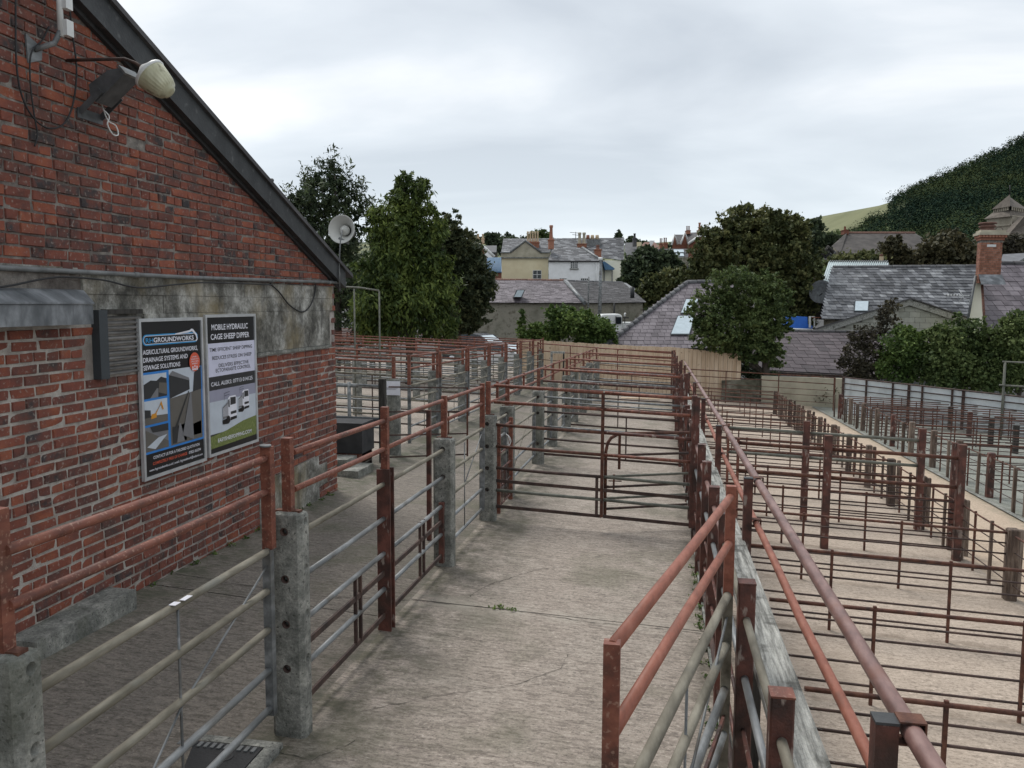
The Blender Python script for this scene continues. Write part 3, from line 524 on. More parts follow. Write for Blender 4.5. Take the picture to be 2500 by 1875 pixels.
photo(.445, .69, .68, .83, 'p_pale', [('p_mud', [(0, 0), (1, 0), (1, .8), (0, .75)]), ('p_grey', [(.3, 0), (.85, 0), (.6, .85), (.5, .85)]), ('p_dark', [(0, 0), (.3, 0), (.45, .7), (0, .78)])])
photo(.725, .96, .66, .81, 'p_pale', [('p_grey', [(0, 0), (1, 0), (1, .85), (0, .7)]), ('p_mud', [(0, .5), (1, .62), (1, .85), (0, .7)])])
cu_, cz_ = U(.865), Z(.292)
quad([(cu_+.082*math.cos(t*math.pi/12), cz_+.082*math.sin(t*math.pi/12)) for t in range(24)], M['p_orange'], 10, p1, 'roundel')
for i, s in enumerate(('A FAMILY', 'BUSINESS WITH', 'OVER 15 YEARS', 'EXPERIENCE')): txt(s, cu_-.045-.012*(i in (1, 2)), cu_+.045+.012*(i in (1, 2)), cz_+.045-.02*i, .012, M['p_white'], 11, p1, .005)
for i in (-1, 0, 1): quad([(cu_+i*.032+.009*math.cos(t*math.pi/4), cz_-.045+.009*math.sin(t*math.pi/4)+.008*(i == 0)) for t in range(8)], M['p_white'], 11, p1, 'figure_symbol'); quad([(cu_+i*.032-.012, cz_-.072), (cu_+i*.032+.012, cz_-.072), (cu_+i*.032+.008, cz_-.053), (cu_+i*.032-.008, cz_-.053)], M['p_white'], 11, p1, 'figure_symbol')
txt('CONTACT US FOR A TAILORED QUOTATION', U(.13), U(.92), Z(.886), .024, M['p_white'], 1, p1, .008)
txt('COMPLETELY FREE OF CHARGE', U(.12), U(.69), Z(.925), .023, M['p_orange'], 1, p1, .010); txt('07825 065294', U(.72), U(.94), Z(.925), .023, M['p_white'], 1, p1, .010)
txt('www.rhgroundworks.co.uk | email: rhgroundwork@outlook.com', U(.06), U(.97), Z(.963), .02, M['p_white'], 1, p1, .006)
p2 = poster(6.775, 7.705, .905, 2.195, 'framed sheep dipping advert in black and white with two white trucks on the brick wall')
A0, A1, T, H1 = 6.801, 7.679, 2.169, 1.238
quad(rect(A0, A1, T-H1, T), M['p_dark'], 0, p2)
quad(rect(A0, A1, Z(.19), T), M['p_black'], 1, p2); quad(rect(A0, A1, Z(.435), Z(.19)), M['p_lilac'], 1, p2)
txt('MOBILE HYDRAULIC', U(.10), U(.86), Z(.072), .05, M['p_white'], 2, p2, .016); txt('CAGE SHEEP DIPPER', U(.08), U(.89), Z(.142), .05, M['p_white'], 2, p2, .016)
for s, a, b, f in (('TIME EFFICIENT SHEEP DIPPING', .05, .95, .237), ('REDUCES STRESS ON SHEEP', .10, .93, .298), ('DELIVERS EFFECTIVE', .22, .86, .357), ('ECTOPARASITE CONTROL', .16, .90, .393)): txt(s, U(a), U(b), Z(f), .032, M['p_black'], 2, p2, .012)
txt('CALL ALEKS: 07713 014125', U(.06), U(.94), Z(.49), .036, M['p_white'], 2, p2, .012)
quad(rect(A0, A1, Z(.86), Z(.535)), M['p_mist'], 1, p2); quad(rect(A0, A1, Z(.86), Z(.62)), M['p_pale'], 2, p2)
quad([(U(0), Z(1)), (U(1), Z(1)), (U(1), Z(.80)), (U(.7), Z(.815)), (U(.35), Z(.855)), (U(0), Z(.875))], M['p_grass'], 3, p2, 'printed_grass')
quad([(U(0), Z(1)), (U(1), Z(1)), (U(1), Z(.955)), (U(0), Z(.965))], M['p_black'], 4, p2)
def truck(u, zt, s, k):     # printed lorry seen three-quarters, built of flat print shapes
    P = lambda pts: [(u+a*s, zt+b*s) for a, b in pts]
    quad(P([(-.30, -.62), (-.02, -.60), (-.02, -.16), (-.30, -.28)]), M['p_grey'], k, p2, 'printed_lorry')
    for i in range(5): quad(P([(-.29+.055*i, -.55), (-.27+.055*i, -.55), (-.27+.055*i, -.30+.02*i), (-.29+.055*i, -.31+.02*i)]), M['p_white'], k+1, p2, 'printed_lorry')
    quad(P([(-.02, -.62), (.10, -.66), (.46, -.64), (.47, -.10), (.42, .0), (.08, .0), (-.02, -.06)]), M['p_white'], k+1, p2, 'printed_lorry')
    quad(P([(.11, -.26), (.42, -.25), (.42, -.05), (.12, -.04)]), M['p_dark'], k+2, p2, 'printed_lorry'); quad(P([(.0, -.30), (.07, -.32), (.07, -.08), (.0, -.10)]), M['p_dark'], k+2, p2, 'printed_lorry')
    quad(P([(.12, -.53), (.44, -.52), (.44, -.44), (.12, -.45)]), M['p_dark'], k+2, p2, 'printed_lorry'); quad(P([(.10, -.70), (.46, -.68), (.46, -.60), (.10, -.61)]), M['p_black'], k+2, p2, 'printed_lorry')
    quad(P([(-.02+.10*math.cos(t*math.pi/6), -.66+.11*math.sin(t*math.pi/6)) for t in range(12)]), M['p_black'], k+3, p2, 'printed_lorry')
    quad(P([(-.32, -.76), (.0, -.78), (.0, -.62), (-.32, -.64)]), M['p_black'], k, p2, 'printed_lorry')
    for a, b in (((-.2, .10), (.10, .13)), ((-.2, .03), (.1, .05))): quad(P([a, b, (b[0], b[1]+.012), (a[0], a[1]+.012)]), M['p_dark'], k+1, p2, 'printed_lorry')
    quad(P([(-.2, -.1), (-.19, -.1), (-.19, .11), (-.2, .11)]), M['p_dark'], k+1, p2, 'printed_lorry')
truck(U(.70), Z(.575), .27, 4); truck(U(.38), Z(.60), .33, 9)
txt('EASYSHEEPDIPPING.COM', U(.16), U(.88), Z(.915), .034, M['p_white'], 5, p2, .012)
# ------------------------------------------------------------------ posts, rails, gates
def cpost(x, y, top=1.2, red=.36, label='', group='concrete posts', wx=.19, wy=.125, holes=True, mred='red', hs=(.09, .35, .60, .85), foot=True):
    z0 = gz(x, y); r_ = thing('concrete_post', label, 'post', (x, y, z0), group)
    c = .022; hx, hy = wx/2, wy/2
    oc = [(-hx+c, -hy), (hx-c, -hy), (hx, -hy+c), (hx, hy-c), (hx-c, hy), (-hx+c, hy), (-hx, hy-c), (-hx, -hy+c)]
    mb = MB(); L_ = [(-.3, 1), (top-.02, 1), (top, .93), (top+.012, .55)]; vs = []
    for h, k in L_: vs += [(x+a*k, y+b*k, z0+h) for a, b in oc]
    fs = [(i*8+j, i*8+(j+1) % 8, (i+1)*8+(j+1) % 8, (i+1)*8+j) for i in range(3) for j in range(8)]+[tuple(24+j for j in range(8)), tuple(range(8))[::-1]]
    mb.add(vs, fs); sh = mb.build('shaft', M['post_concrete'], r_)
    if holes:
        cb = MB(); 
        for i, h in enumerate(hs):
            cb.tube([(x+.0, y-hy-.05, z0+top-h), (x+.0, y-hy+.045, z0+top-h)], .024, 14)
        for i, h in enumerate(hs): cb.tube([(x+hx+.05, y+.0, z0+top-h+.05), (x+hx-.05, y+.0, z0+top-h+.05)], .022, 12)
        co_ = cb.build('cutter', M['rust_dark'])
        for ob_ in (co_, sh):
            bm = bmesh.new(); bm.from_mesh(ob_.data); bmesh.ops.recalc_face_normals(bm, faces=bm.faces); bm.to_mesh(ob_.data); bm.free()
        
        md = sh.modifiers.new('b', 'BOOLEAN'); md.object = co_; md.solver = 'EXACT'; co_.location = -r_.location*0
        bpy.context.view_layer.update(); dg = bpy.context.evaluated_depsgraph_get()
        me = bpy.data.meshes.new_from_object(sh.evaluated_get(dg)); sh.modifiers.clear(); sh.data = me; bpy.data.objects.remove(co_)
        rm = MB()
        for h in hs: rm.lathe((x, y-hy, z0+top-h), (0, 1, 0), [(.0245, .02), (.022, -.002), (.018, -.002), (.017, .03)], 14)
        rm.build('hole_sleeve', M['rust_dark'], r_)
    if red:
        MB().box(x-.025, x+.025, y-.025, y+.025, z0+top+.006, z0+top+red).build('upright', M[mred], r_)
        MB().box(x-.07, x+.07, y-.022, y+.022, z0+top+.004, z0+top+.018).build('foot_plate', M['rust'], r_)
    return r_
def rpost(x, y, h, w_, label, group, m='dark_red', cap=True, d=None, below=.1, mcap=None):
    z0 = gz(x, y); r_ = thing('steel_post', label, 'post', (x, y, z0), group); d = d or w_
    c = w_*.08; mb = MB(); oc = [(-w_/2+c, -d/2), (w_/2-c, -d/2), (w_/2, -d/2+c), (w_/2, d/2-c), (w_/2-c, d/2), (-w_/2+c, d/2), (-w_/2, d/2-c), (-w_/2, -d/2+c)]
    mb.poly([(x+a, y+b, z0-below) for a, b in oc][::-1], (0, 0, h+below)).build('shaft', M[m], r_)
    if cap: MB().box(x-w_/2-.001, x+w_/2+.001, y-d/2-.001, y+d/2+.001, z0+h+.001, z0+h+.008).build('cap', M[mcap or 'rust'], r_)
    return r_
def wpost(x, y, h, w_, label, group, m='post_wood'):
    z0 = gz(x, y); tx, ty = random.uniform(-.012, .012), random.uniform(-.012, .012); o = MB()
    c = w_*.1; hw = w_/2
    oc = [(-hw+c, -hw), (hw-c, -hw), (hw, -hw+c), (hw, hw-c), (hw-c, hw), (-hw+c, hw), (-hw, hw-c), (-hw, -hw+c)]
    o.add([(x+a, y+b, z0-.1) for a, b in oc]+[(x+a+tx, y+b+ty, z0+h-.01) for a, b in oc]+[(x+a*.8+tx, y+b*.8+ty, z0+h) for a, b in oc],
          [(i*8+j, i*8+(j+1) % 8, (i+1)*8+(j+1) % 8, (i+1)*8+j) for i in range(2) for j in range(8)]+[tuple(16+j for j in range(8))])
    return tag(o.build('timber_post', M[m]), label, 'post', group)
def panel(name, label, cat, group, p0, p1, rails, stiles=(), braces=(), slope0=True, n=10):
    """rails: (h, radius, material[, 'flat', t0, t1, h1]); stiles: (t, h0, h1, w, mat); heights above ground at each end"""
    (x0, y0), (x1, y1) = p0, p1; r_ = thing(name, label, cat, (x0, y0, gz(x0, y0)), group)
    def at(t, h): xx, yy = x0+(x1-x0)*t, y0+(y1-y0)*t; return Vector((xx, yy, gz(x0, y0)*(1-t)+gz(x1, y1)*t+h))
    for q in rails:
        h, r0, m = q[:3]; fl = len(q) > 3 and q[3] == 'flat'; t0, t1 = (q[4], q[5]) if len(q) > 5 else (0, 1); h1 = q[6] if len(q) > 6 else h
        a, b = at(t0, h), at(t1, h1); mb = MB()
        if fl: mb.bar(a, b, r0*.8, r0*2)
        else:
            k = 3 if (b-a).length > 1.5 else 2; mb.tube(rod_pts(a, b, random.uniform(-.004, .006), k), r0, n)
        mb.build('rail', M[m], r_)
    for t, h0, h1, w_, m in stiles: MB().bar(at(t, h0), at(t, h1), w_, w_*.9).build('stile', M[m], r_)
    for (t0, h0, t1, h1, r0, m) in braces: MB().tube([at(t0, h0), at(t1, h1)], r0, 6).build('brace', M[m], r_)
    return r_
PR = .0172; XL = -1.96; XR = .40
TOP2 = [(1.56, PR, 'red'), (1.37, PR, 'red')]
G5 = [(1.10, PR, 'lichen'), (.845, PR, 'galv'), (.585, PR, 'galv'), (.32, PR, 'galv'), (.44, .018, 'rust_dark', 'flat'), (.12, .018, 'rust_dark', 'flat')]
# near left gate and posts
cpost(-1.99, 2.16, 1.23, .46, 'nearest grey concrete post at the bottom left with a red upright bolted on', 'concrete posts')
cpost(XL, 4.10, 1.24, .41, 'tall holed concrete post with red upright by the drain cover', 'concrete posts')
panel('field_gate', 'galvanised five bar gate with two red rails above, nearest on the left', 'gate', None, (-1.968, 2.165), (-2.0, 3.93),
      [(1.56, .018, 'red'), (1.385, .018, 'red'), (1.07, .0185, 'lichen'), (.86, .0185, 'lichen'), (.65, .0185, 'lichen'), (.43, .0185, 'galv'), (.22, .0185, 'galv')],
      [(1, .18, 1.08, .045, 'galv'), (1.01, 1.08, 1.62, .055, 'red')], [(.52, .2, .52, 1.06, .006, 'galv'), (.52, .62, 1, 1.0, .006, 'galv'), (.52, .62, .2, .2, .006, 'galv')], n=14)
st_ = tag(MB().tube([(-2.0, 3.93, gz(XL, 3.93)+1.625), (-2.0, 3.93, gz(XL, 3.93)+1.634)], .03, 16).build('steel_washer', M['galv']), 'worn round washer lying on top of the near red gate stile', 'washer')
tag(MB().box(-1.985, -1.955, 3.02, 3.06, gz(XL, 3.0)+1.092, gz(XL, 3.0)+1.094).box(-1.98, -1.955, 3.09, 3.15, gz(XL, 3.1)+1.091, gz(XL, 3.1)+1.093).build('white_scraps', M['p_white']), 'two white paint scraps on the top rail of the near gate', 'scrap')
# steel I post A and fixed rails to the next concrete post
ip = thing('steel_post', 'dark red steel post with slimmer red upright between two concrete posts on the left', 'post', (XL, 5.69, gz(XL, 5.69)), None)
zi = gz(XL, 5.69)
MB().box(XL-.05, XL+.05, 5.64, 5.655, zi-.1, zi+1.21).box(XL-.05, XL+.05, 5.725, 5.74, zi-.1, zi+1.21).box(XL-.006, XL+.006, 5.656, 5.724, zi-.1, zi+1.21).build('shaft', M['dark_red'], ip)
MB().box(XL-.025, XL+.025, 5.665, 5.715, zi+1.2, zi+1.66).build('upright', M['red'], ip)
LF_ = [4.10, 5.69, 7.32]
FIX = [(1.56, PR, 'red'), (1.355, PR, 'red')]+G5
panel('rail_fence_panel', 'red and galvanised rails between the near holed concrete post and the dark red steel post', 'fence panel', 'rail fence panels on the left of the lane', (XL, 4.17), (XL, 5.66), FIX, [(.60, .12, .60, .022, 'rust_dark'), (.66, .12, .60, .022, 'rust_dark')], n=14)
panel('rail_fence_panel', 'red and galvanised rails from the dark red steel post to the second holed concrete post', 'fence panel', 'rail fence panels on the left of the lane', (XL, 5.72), (XL, 7.30), FIX, [(.53, .12, .60, .022, 'rust_dark'), (.60, .12, .60, .022, 'rust_dark'), (.97, .05, .62, .045, 'dark_red')], n=14)
cpost(XL, 7.36, 1.20, .40, 'second holed concrete post along the left fence with a red upright', 'concrete posts')
panel('field_gate', 'slim galvanised gate with braces between the second concrete post and the cross gate post', 'gate', None, (XL, 7.46), (XL, 9.02),
      [(1.56, PR, 'red'), (1.37, PR, 'red'), (1.09, PR, 'lichen'), (.86, PR, 'lichen'), (.62, PR, 'lichen'), (.40, PR, 'galv'), (.17, PR, 'galv')],
      [(1, .15, 1.1, .05, 'galv'), (1, 1.1, 1.60, .05, 'red')], [(.45, .18, .45, 1.05, .006, 'galv'), (.45, .62, 1, 1.05, .006, 'galv')])
cpost(XL+.03, 9.2, 1.22, .39, 'dark concrete post carrying the wide red cross gate, holes down its face', 'concrete posts')
# flat brown post behind the second concrete post
rpost(-2.32, 8.1, 1.35, .045, 'thin maroon gate stile standing just left of the second concrete post', None, 'dark_red')
yy = [10.56, 13.15, 15.15, 17.2, 19.1, 21.0, 23.1, 25.3]
for i, y in enumerate(yy):
    cpost(XL+.03*(i % 2), y, 1.19, .36, '%s concrete post beyond the wide cross gate on the left of the lane' % ORD[i+1], 'concrete posts', holes=(i < 4))
prev = 9.2
for i, y in enumerate(yy):
    near = ['red', 'red'] 
    panel('rail_fence_panel', '%s length of red topped rails on the left of the lane beyond the cross gate' % ORD[i+1], 'fence panel', 'rail fence panels on the left of the lane', (XL, prev+.07), (XL, y-.07),
          [(1.53, PR, 'red'), (1.35, PR, 'red'), (1.09, PR, 'lichen'), (.86, PR, 'lichen' if i % 2 else 'galv'), (.62, PR, 'lichen'), (.40, PR, 'galv'), (.17, PR, 'galv')],
          [(.5, 1.35, 1.56, .03, 'red'), (.93, .15, 1.1, .04, 'galv')], [(.1, .2, .9, 1.05, .005, 'lichen')] if i % 2 else [], n=8)
    prev = y
# small bright red gate inside the lane by the first far post
panel('small_gate', 'bright maroon narrow gate frame tied back with twine by the cross gate', 'gate', None, (XL+.12, 9.35), (XL+.12, 10.3),
      [(1.05, .012, 'red'), (.75, .012, 'dark_red'), (.55, .012, 'dark_red'), (.35, .012, 'dark_red'), (.12, .012, 'dark_red')], [(0, .05, 1.1, .05, 'red'), (.85, .05, 1.1, .05, 'red')]+[(.2+.1*i, .12, .55, .01, 'dark_red') for i in range(6)])
cable('baler_twine', 'knot of pale baler twine on the rail beside the cross gate post', [(-1.8, 9.7, .62), (-1.78, 9.68, .72), (-1.76, 9.72, .65), (-1.8, 9.7, .58), (-1.77, 9.69, .70), (-1.82, 9.72, .74)], .006, M['plastic_white'])
# wide cross gate (two leaves)
g = panel('cross_gate', 'wide red and brown tubular gate leaf closing the lane, hung on the dark concrete post', 'gate', None, (XL+.1, 9.2), (-.62, 9.16),
      [(1.57, .019, 'red'), (1.38, .019, 'red'), (1.12, .018, 'rust'), (.87, .018, 'rust'), (.62, .018, 'rust_dark'), (.47, .018, 'rust_dark', 'flat'), (.36, .018, 'green_rail'), (.17, .018, 'rust_dark', 'flat')],
      [(.955, .16, .60, .032, 'rust_dark'), (1.0, .16, 1.57, .036, 'rust')])
g2 = panel('cross_gate', 'right hand part of the wide cross gate beside the red post', 'gate', None, (-.60, 9.16), (XR-.02, 9.12),
      [(1.57, .019, 'red'), (1.38, .019, 'red'), (1.12, .019, 'dark_red'), (.87, .018, 'red'), (.62, .018, 'green_rail'), (.47, .018, 'rust_dark', 'flat'), (.36, .018, 'green_rail'), (.17, .018, 'rust_dark', 'flat')], [(.99, .14, 1.6, .06, 'dark_red')])
sg = thing('small_gate', 'small curved top gate leaf standing behind the wide cross gate', 'gate', (-.58, 9.22, 0))
z0 = gz(-.5, 9.3); A = Vector((-.585, 9.22, z0)); B = Vector((.34, 9.75, z0-.03))
def on(t, h): p = A.lerp(B, t); p.z += h; return p
MB().tube([on(0, .15), on(0, .9), on(.02, 1.0), on(.06, 1.06), on(.14, 1.10), on(.25, 1.105), on(1, 1.10)], .019, 10).build('hoop_rail', M['rust'], sg)
for h, m in ((.86, 'rust_dark'), (.62, 'green_rail'), (.50, 'rust_dark'), (.37, 'green_rail'), (.25, 'rust_dark')): MB().tube([on(0, h), on(1, h)], .015, 8).build('rail', M[m], sg)
MB().bar(on(.16, .7), on(.16, 1.1), .03, .03).build('stile', M['rust'], sg)
lt = MB().tube([on(.0, .62), on(.10, .62), on(.10, .50), on(.0, .52)], .006, 6); lt.bar(on(.1, .44), on(.1, .64), .02, .02).bar(on(.04, .57), on(.19, .56), .012, .012); lt.build('latch', M['rust'], sg)
# further cross gates down the lane
for i, y in enumerate((13.15, 17.2, 21.0, 25.3)):
    panel('cross_gate', '%s cross gate beyond the wide red one, two red rails above dark bars' % ORD[i+1], 'gate', 'cross gates down the lane', (XL+.1, y), (XR-.02, y-.05),
      [(1.55, .019, 'red'), (1.36, .019, 'red' if i else 'dark_red'), (1.10, .017, 'galv'), (.86, .017, 'rust_dark'), (.62, .017, 'galv'), (.42, .017, 'rust_dark'), (.17, .018, 'rust_dark', 'flat')],
      [(.98, .14, 1.6, .05, 'dark_red'), (.45 if i % 2 else .6, .17, .86, .022, 'rust_dark')], n=8)
tag(MB().box(-1.2, .0, 25.9, 26.05, gz(-1, 26)+.0, gz(-1, 26)+.03).build('loose_board', M['wood_fence']), 'pale loose board lying on the ground at the far end of the lane', 'board')
# right side of the lane: maroon posts with galvanised rails
ry = [2.63, 3.72, 5.0, 6.03, 7.02, 7.9]+[9.12+1.02*i for i in range(17)]
last = None
for i, y in enumerate(ry):
    tall = i in (6, 10, 14, 18, 22)
    rpost(XR, y, 1.20+.02*(i % 3)+(.38 if tall else 0), .074 if not tall else .06, '%s maroon box post along the right of the lane counting from the camera' % ORD[i+1], 'maroon posts along the right of the lane', 'dark_red', mcap='dark_red' if i else 'red')
    if last is not None:
        panel('rail_fence_panel', '%s length of pipe rails between maroon posts on the right of the lane' % ORD[i], 'fence panel', 'pipe rail lengths on the right of the lane', (XR, last+.035), (XR, y-.035),
              [(1.06, PR, 'lichen' if i < 3 else 'red2'), (.79, PR, 'galv'), (.55, .010, 'dark_red'), (.33, .010, 'dark_red'), (.12, PR, 'rust_dark')], n=12 if i < 5 else 7)
    last = y
panel('rail_fence_panel', 'nearest short length of pipe rails at the bottom right', 'fence panel', 'pipe rail lengths on the right of the lane', (XR, 1.2), (XR, 2.59), [(1.06, PR, 'lichen'), (.79, PR, 'galv'), (.55, .010, 'dark_red'), (.12, PR, 'rust_dark')], n=14)
# the opened gate in the right foreground
panel('field_gate', 'opened galvanised gate with two orange red rails above, right foreground', 'gate', None, (-.10, 1.93), (.335, 3.90),
      [(1.57, .018, 'red3'), (1.35, .018, 'red3'), (1.10, .0195, 'lichen'), (.86, .0195, 'lichen', 'r', .0, 1.0), (.64, .0195, 'galv'), (.50, .016, 'dark_red', 'flat'), (.42, .0195, 'galv'), (.22, .0195, 'galv')],
      [(0, .15, 1.585, .040, 'red'), (1.0, 1.1, 1.62, .045, 'red3'), (1.0, .12, 1.1, .045, 'lichen')], [(.5, .2, .5, 1.08, .006, 'galv'), (.5, .62, 1, 1.0, .006, 'galv')], n=16)
# plank walk and its handrail
pw = thing('plank_walk', 'weathered grey plank covered with wire mesh running beside the maroon posts', 'walkway', (.53, 5, .7))
MB().poly([(.455, 1.0, .70-.0225*1), (.455, 27, .70-.0225*27), (.455, 27, .74-.0225*27), (.455, 1, .74-.0225*1)], (.172, 0, 0)).build('plank', M['wood_grey'], pw)
mb = MB()
def pz(y): return .7445-.0225*y
for k in range(5):
    for y0 in np.arange(1.5, 9, .035): 
        xx = .462+k*.036; mb.add([(xx, y0, pz(y0)), (xx+.0022, y0, pz(y0)), (xx+.0195, y0+.0175, pz(y0)), (xx+.018, y0+.0175, pz(y0))], [(0, 1, 2, 3)]); mb.add([(xx+.018, y0+.0175, pz(y0)), (xx+.0195, y0+.0175, pz(y0)), (xx+.0375, y0, pz(y0)), (xx+.036, y0, pz(y0))], [(0, 1, 2, 3)])
stuff(mb.build('wire_mesh', M['galv'], pw))
MB().tube([(.475, 1.5, pz(1.5)+.004), (.48, 3, pz(3)+.004), (.475, 5, pz(5)+.004), (.47, 9, pz(9)+.004)], .002, 5).build('binding_wire', M['plastic_white'], pw)
for i, y in enumerate(np.arange(2.0, 27, 2.4)): MB().box(.47, .56, y-.04, y+.04, gz(.5, y)-.05, .698-.0225*y-.001).build('leg', M['dark_wood'], pw)
hr = thing('handrail', 'long pinkish pipe handrail with an orange lower rail beside the plank walk', 'handrail', (.7, 2.4, 1.1))
def hz_(y, o=0): return 1.118-.0228*(y-2.4)+o
MB().tube([(.712, y, hz_(y)+random.uniform(-.004, .004)) for y in np.arange(.8, 26.5, 1.3)], .0285, 18).build('rail', M['red2'], hr)
MB().tube([(.705+random.uniform(-.008, .008), y, hz_(y, -.30)+random.uniform(-.006, .006)) for y in np.arange(.8, 26.5, 1.1)], .0225, 16).build('rail', M['red3'], hr)
for i, y in enumerate((2.38, 6.1, 9.25, 12.6, 16, 19.4, 22.8, 26.2)):
    po = MB().box(.612, .674, y-.031, y+.031, gz(.64, y)-.1, hz_(y)+.02).build('post', M['dark_red'], hr)
    MB().box(.611, .675, y-.032, y+.032, hz_(y)+.021, hz_(y)+.029).build('cap', M['bargeboard'], po)
    for o_, rr in ((0, .0285), (-.30, .0225)):
        zc_ = hz_(y, o_); k = rr+.006
        MB().poly([(.675, y-.03, zc_-k), (.712+k, y-.03, zc_-k), (.712+k, y-.03, zc_+k), (.675, y-.03, zc_+k), (.675, y-.03, zc_+k-.005), (.712+k-.005, y-.03, zc_+k-.005), (.712+k-.005, y-.03, zc_-k+.005), (.675, y-.03, zc_-k+.005)], (0, .06, 0)).build('clamp', M['rust'], hr)
# drain cover
dc = thing('drain_cover', 'black cast iron drain cover with toothed edge beside the concrete post', 'drain cover', (-2.2, 3.75, gz(-2.2, 3.75)))
zc_ = gz(-2.2, 3.7)+.004
MB().box(-2.50, -2.02, 3.40, 3.86, zc_-.05, zc_+.006).build('plate', M['iron'], dc)
for i in range(12): MB().box(-2.48+i*.038, -2.46+i*.038, 3.80, 3.845, zc_+.007, zc_+.014).build('tooth', M['conduit'], dc)
MB().lathe((-2.17, 3.74, zc_+.009), (0, 0, 1), [(.001, 0), (.03, 0), (.038, .004), (.045, 0)], 16).build('lifting_eye', M['black'], dc)
MB().box(-2.5, -1.94, 3.87, 3.93, zc_-.04, zc_+.004).box(-2.015, -1.93, 3.38, 3.87, zc_-.04, zc_+.003).build('surround', M['post_concrete'], dc)
# ------------------------------------------------------------------ sheep pens on the right
XA, XB, XC = 3.18, 4.90, 7.33; Y0, DY = 8.03, 1.33
HR = [(.625, .013, 'rust'), (.53, .0075, 'rust_dark'), (.43, .0085, 'rust_dark'), (.27, .0085, 'rust_dark'), (.125, .0085, 'rust_dark')]
def copy_tree(o, parent=None):
    c = o.copy(); COL.objects.link(c); c.parent = parent
    for ch in o.children: copy_tree(ch, c)
    return c
def hurdle_row(tagname, xs, ys, group, posts_x, first=True):
    x0, x1 = xs
    proto = None
    for i, y in enumerate(ys):
        lab = tagname % ORD[i+1]
        st = [((px_-x0)/(x1-x0), .0, .65, .020, 'rust') for px_ in posts_x]
        if proto is None:
            proto = panel('sheep_hurdle', lab, 'hurdle', group, (x0, y), (x1, y), HR, st, n=7); o = proto; y_first = y
        else:
            o = copy_tree(proto); o.location = (x0, y, gz(x0, y)); o['label'] = lab; o.rotation_euler = (random.uniform(-.02, .02), random.uniform(-.006, .006), random.uniform(-.008, .008))
yrow = [Y0+DY*k for k in range(-4, 13)]
hurdle_row('%s low rusty hurdle across the sandy pens, counting away from the camera', (.72, XA-.05), yrow, 'low hurdles across the sandy pens', (1.36, 2.23))
hurdle_row('%s low dark hurdle across the grey floored pens, counting away from camera', (XB+.05, XC-.05), [Y0+DY*k for k in range(-1, 13)], 'low hurdles across the grey floored pens', (5.7, 6.5))
hurdle_row('%s low hurdle in the pens before the pale wall, counting from near', (XC+.05, 9.9), [Y0+DY*k for k in range(4, 12)], 'hurdles before the pale wall', (8.2, 9.1))
hurdle_row('%s intermediate hurdle across the grey floored pens, counting away from camera', (XB+.05, XC-.05), [Y0+DY*(k+.5) for k in range(8, 12)], 'intermediate hurdles across the grey floored pens', (5.4, 6.1, 6.8))
hurdle_row('%s intermediate hurdle before the pale wall, counting away from camera', (XC+.05, 9.9), [Y0+DY*(k+.5) for k in range(8, 11)], 'intermediate hurdles before the pale wall', (8.0, 8.8))
for i, k in enumerate(range(-3, 13)):
    y = Y0+DY*k
    wpost(XA, y, .66, .085 if i % 3 else .10, '%s stout timber post along the near side of the sandy aisle' % ORD[i+1], 'posts on the near side of the aisle')
    wpost(XA+.13, y+.17, .62, .045, '%s slim gate stile on the near side of the sandy aisle' % ORD[i+1], 'slim stiles on the near side of the aisle')
for i, k in enumerate(range(0, 13)):
    y = Y0+DY*k-.05
    wpost(XB, y, .68, .095, '%s stout timber post along the far side of the sandy aisle' % ORD[i+1], 'posts on the far side of the aisle', 'post_wood' if i % 4 else 'dark_red')
    wpost(XB-.10, y+.2, .64, .04, '%s slim gate stile on the far side of the sandy aisle' % ORD[i+1], 'slim stiles on the far side of the aisle')
for i, k in enumerate(range(4, 12)): wpost(XC, Y0+DY*k, .60, .10, '%s dark timber post in the row before the pale wall' % ORD[i+1], 'posts before the pale wall', 'dark_wood' if i % 3 else 'dark_red')
def gate_run(x, ks, words, group, off):
    proto = None
    for i, k in enumerate(ks):
        y = Y0+DY*k+off
        if proto is None: proto = panel('pen_gate', words % ORD[i+1], 'pen gate', group, (x, y+.06), (x, y+DY-.06), [(.60, .009, 'rust'), (.45, .006, 'rust_dark'), (.30, .006, 'rust_dark'), (.15, .006, 'rust_dark')], [(.35, 0, .62, .028, 'post_wood'), (.7, .0, .62, .02, 'rust')], n=6); o = proto
        else: o = copy_tree(proto); o.location = (x, y+.06, gz(x, y+.06)); o['label'] = words % ORD[i+1]
gate_run(XA, range(-3, 12), '%s low barred pen gate on the near side of the sandy aisle', 'pen gates on the near side of the aisle', 0)
gate_run(XB, range(0, 12), '%s low barred pen gate on the far side of the sandy aisle', 'pen gates on the far side of the aisle', -.05)
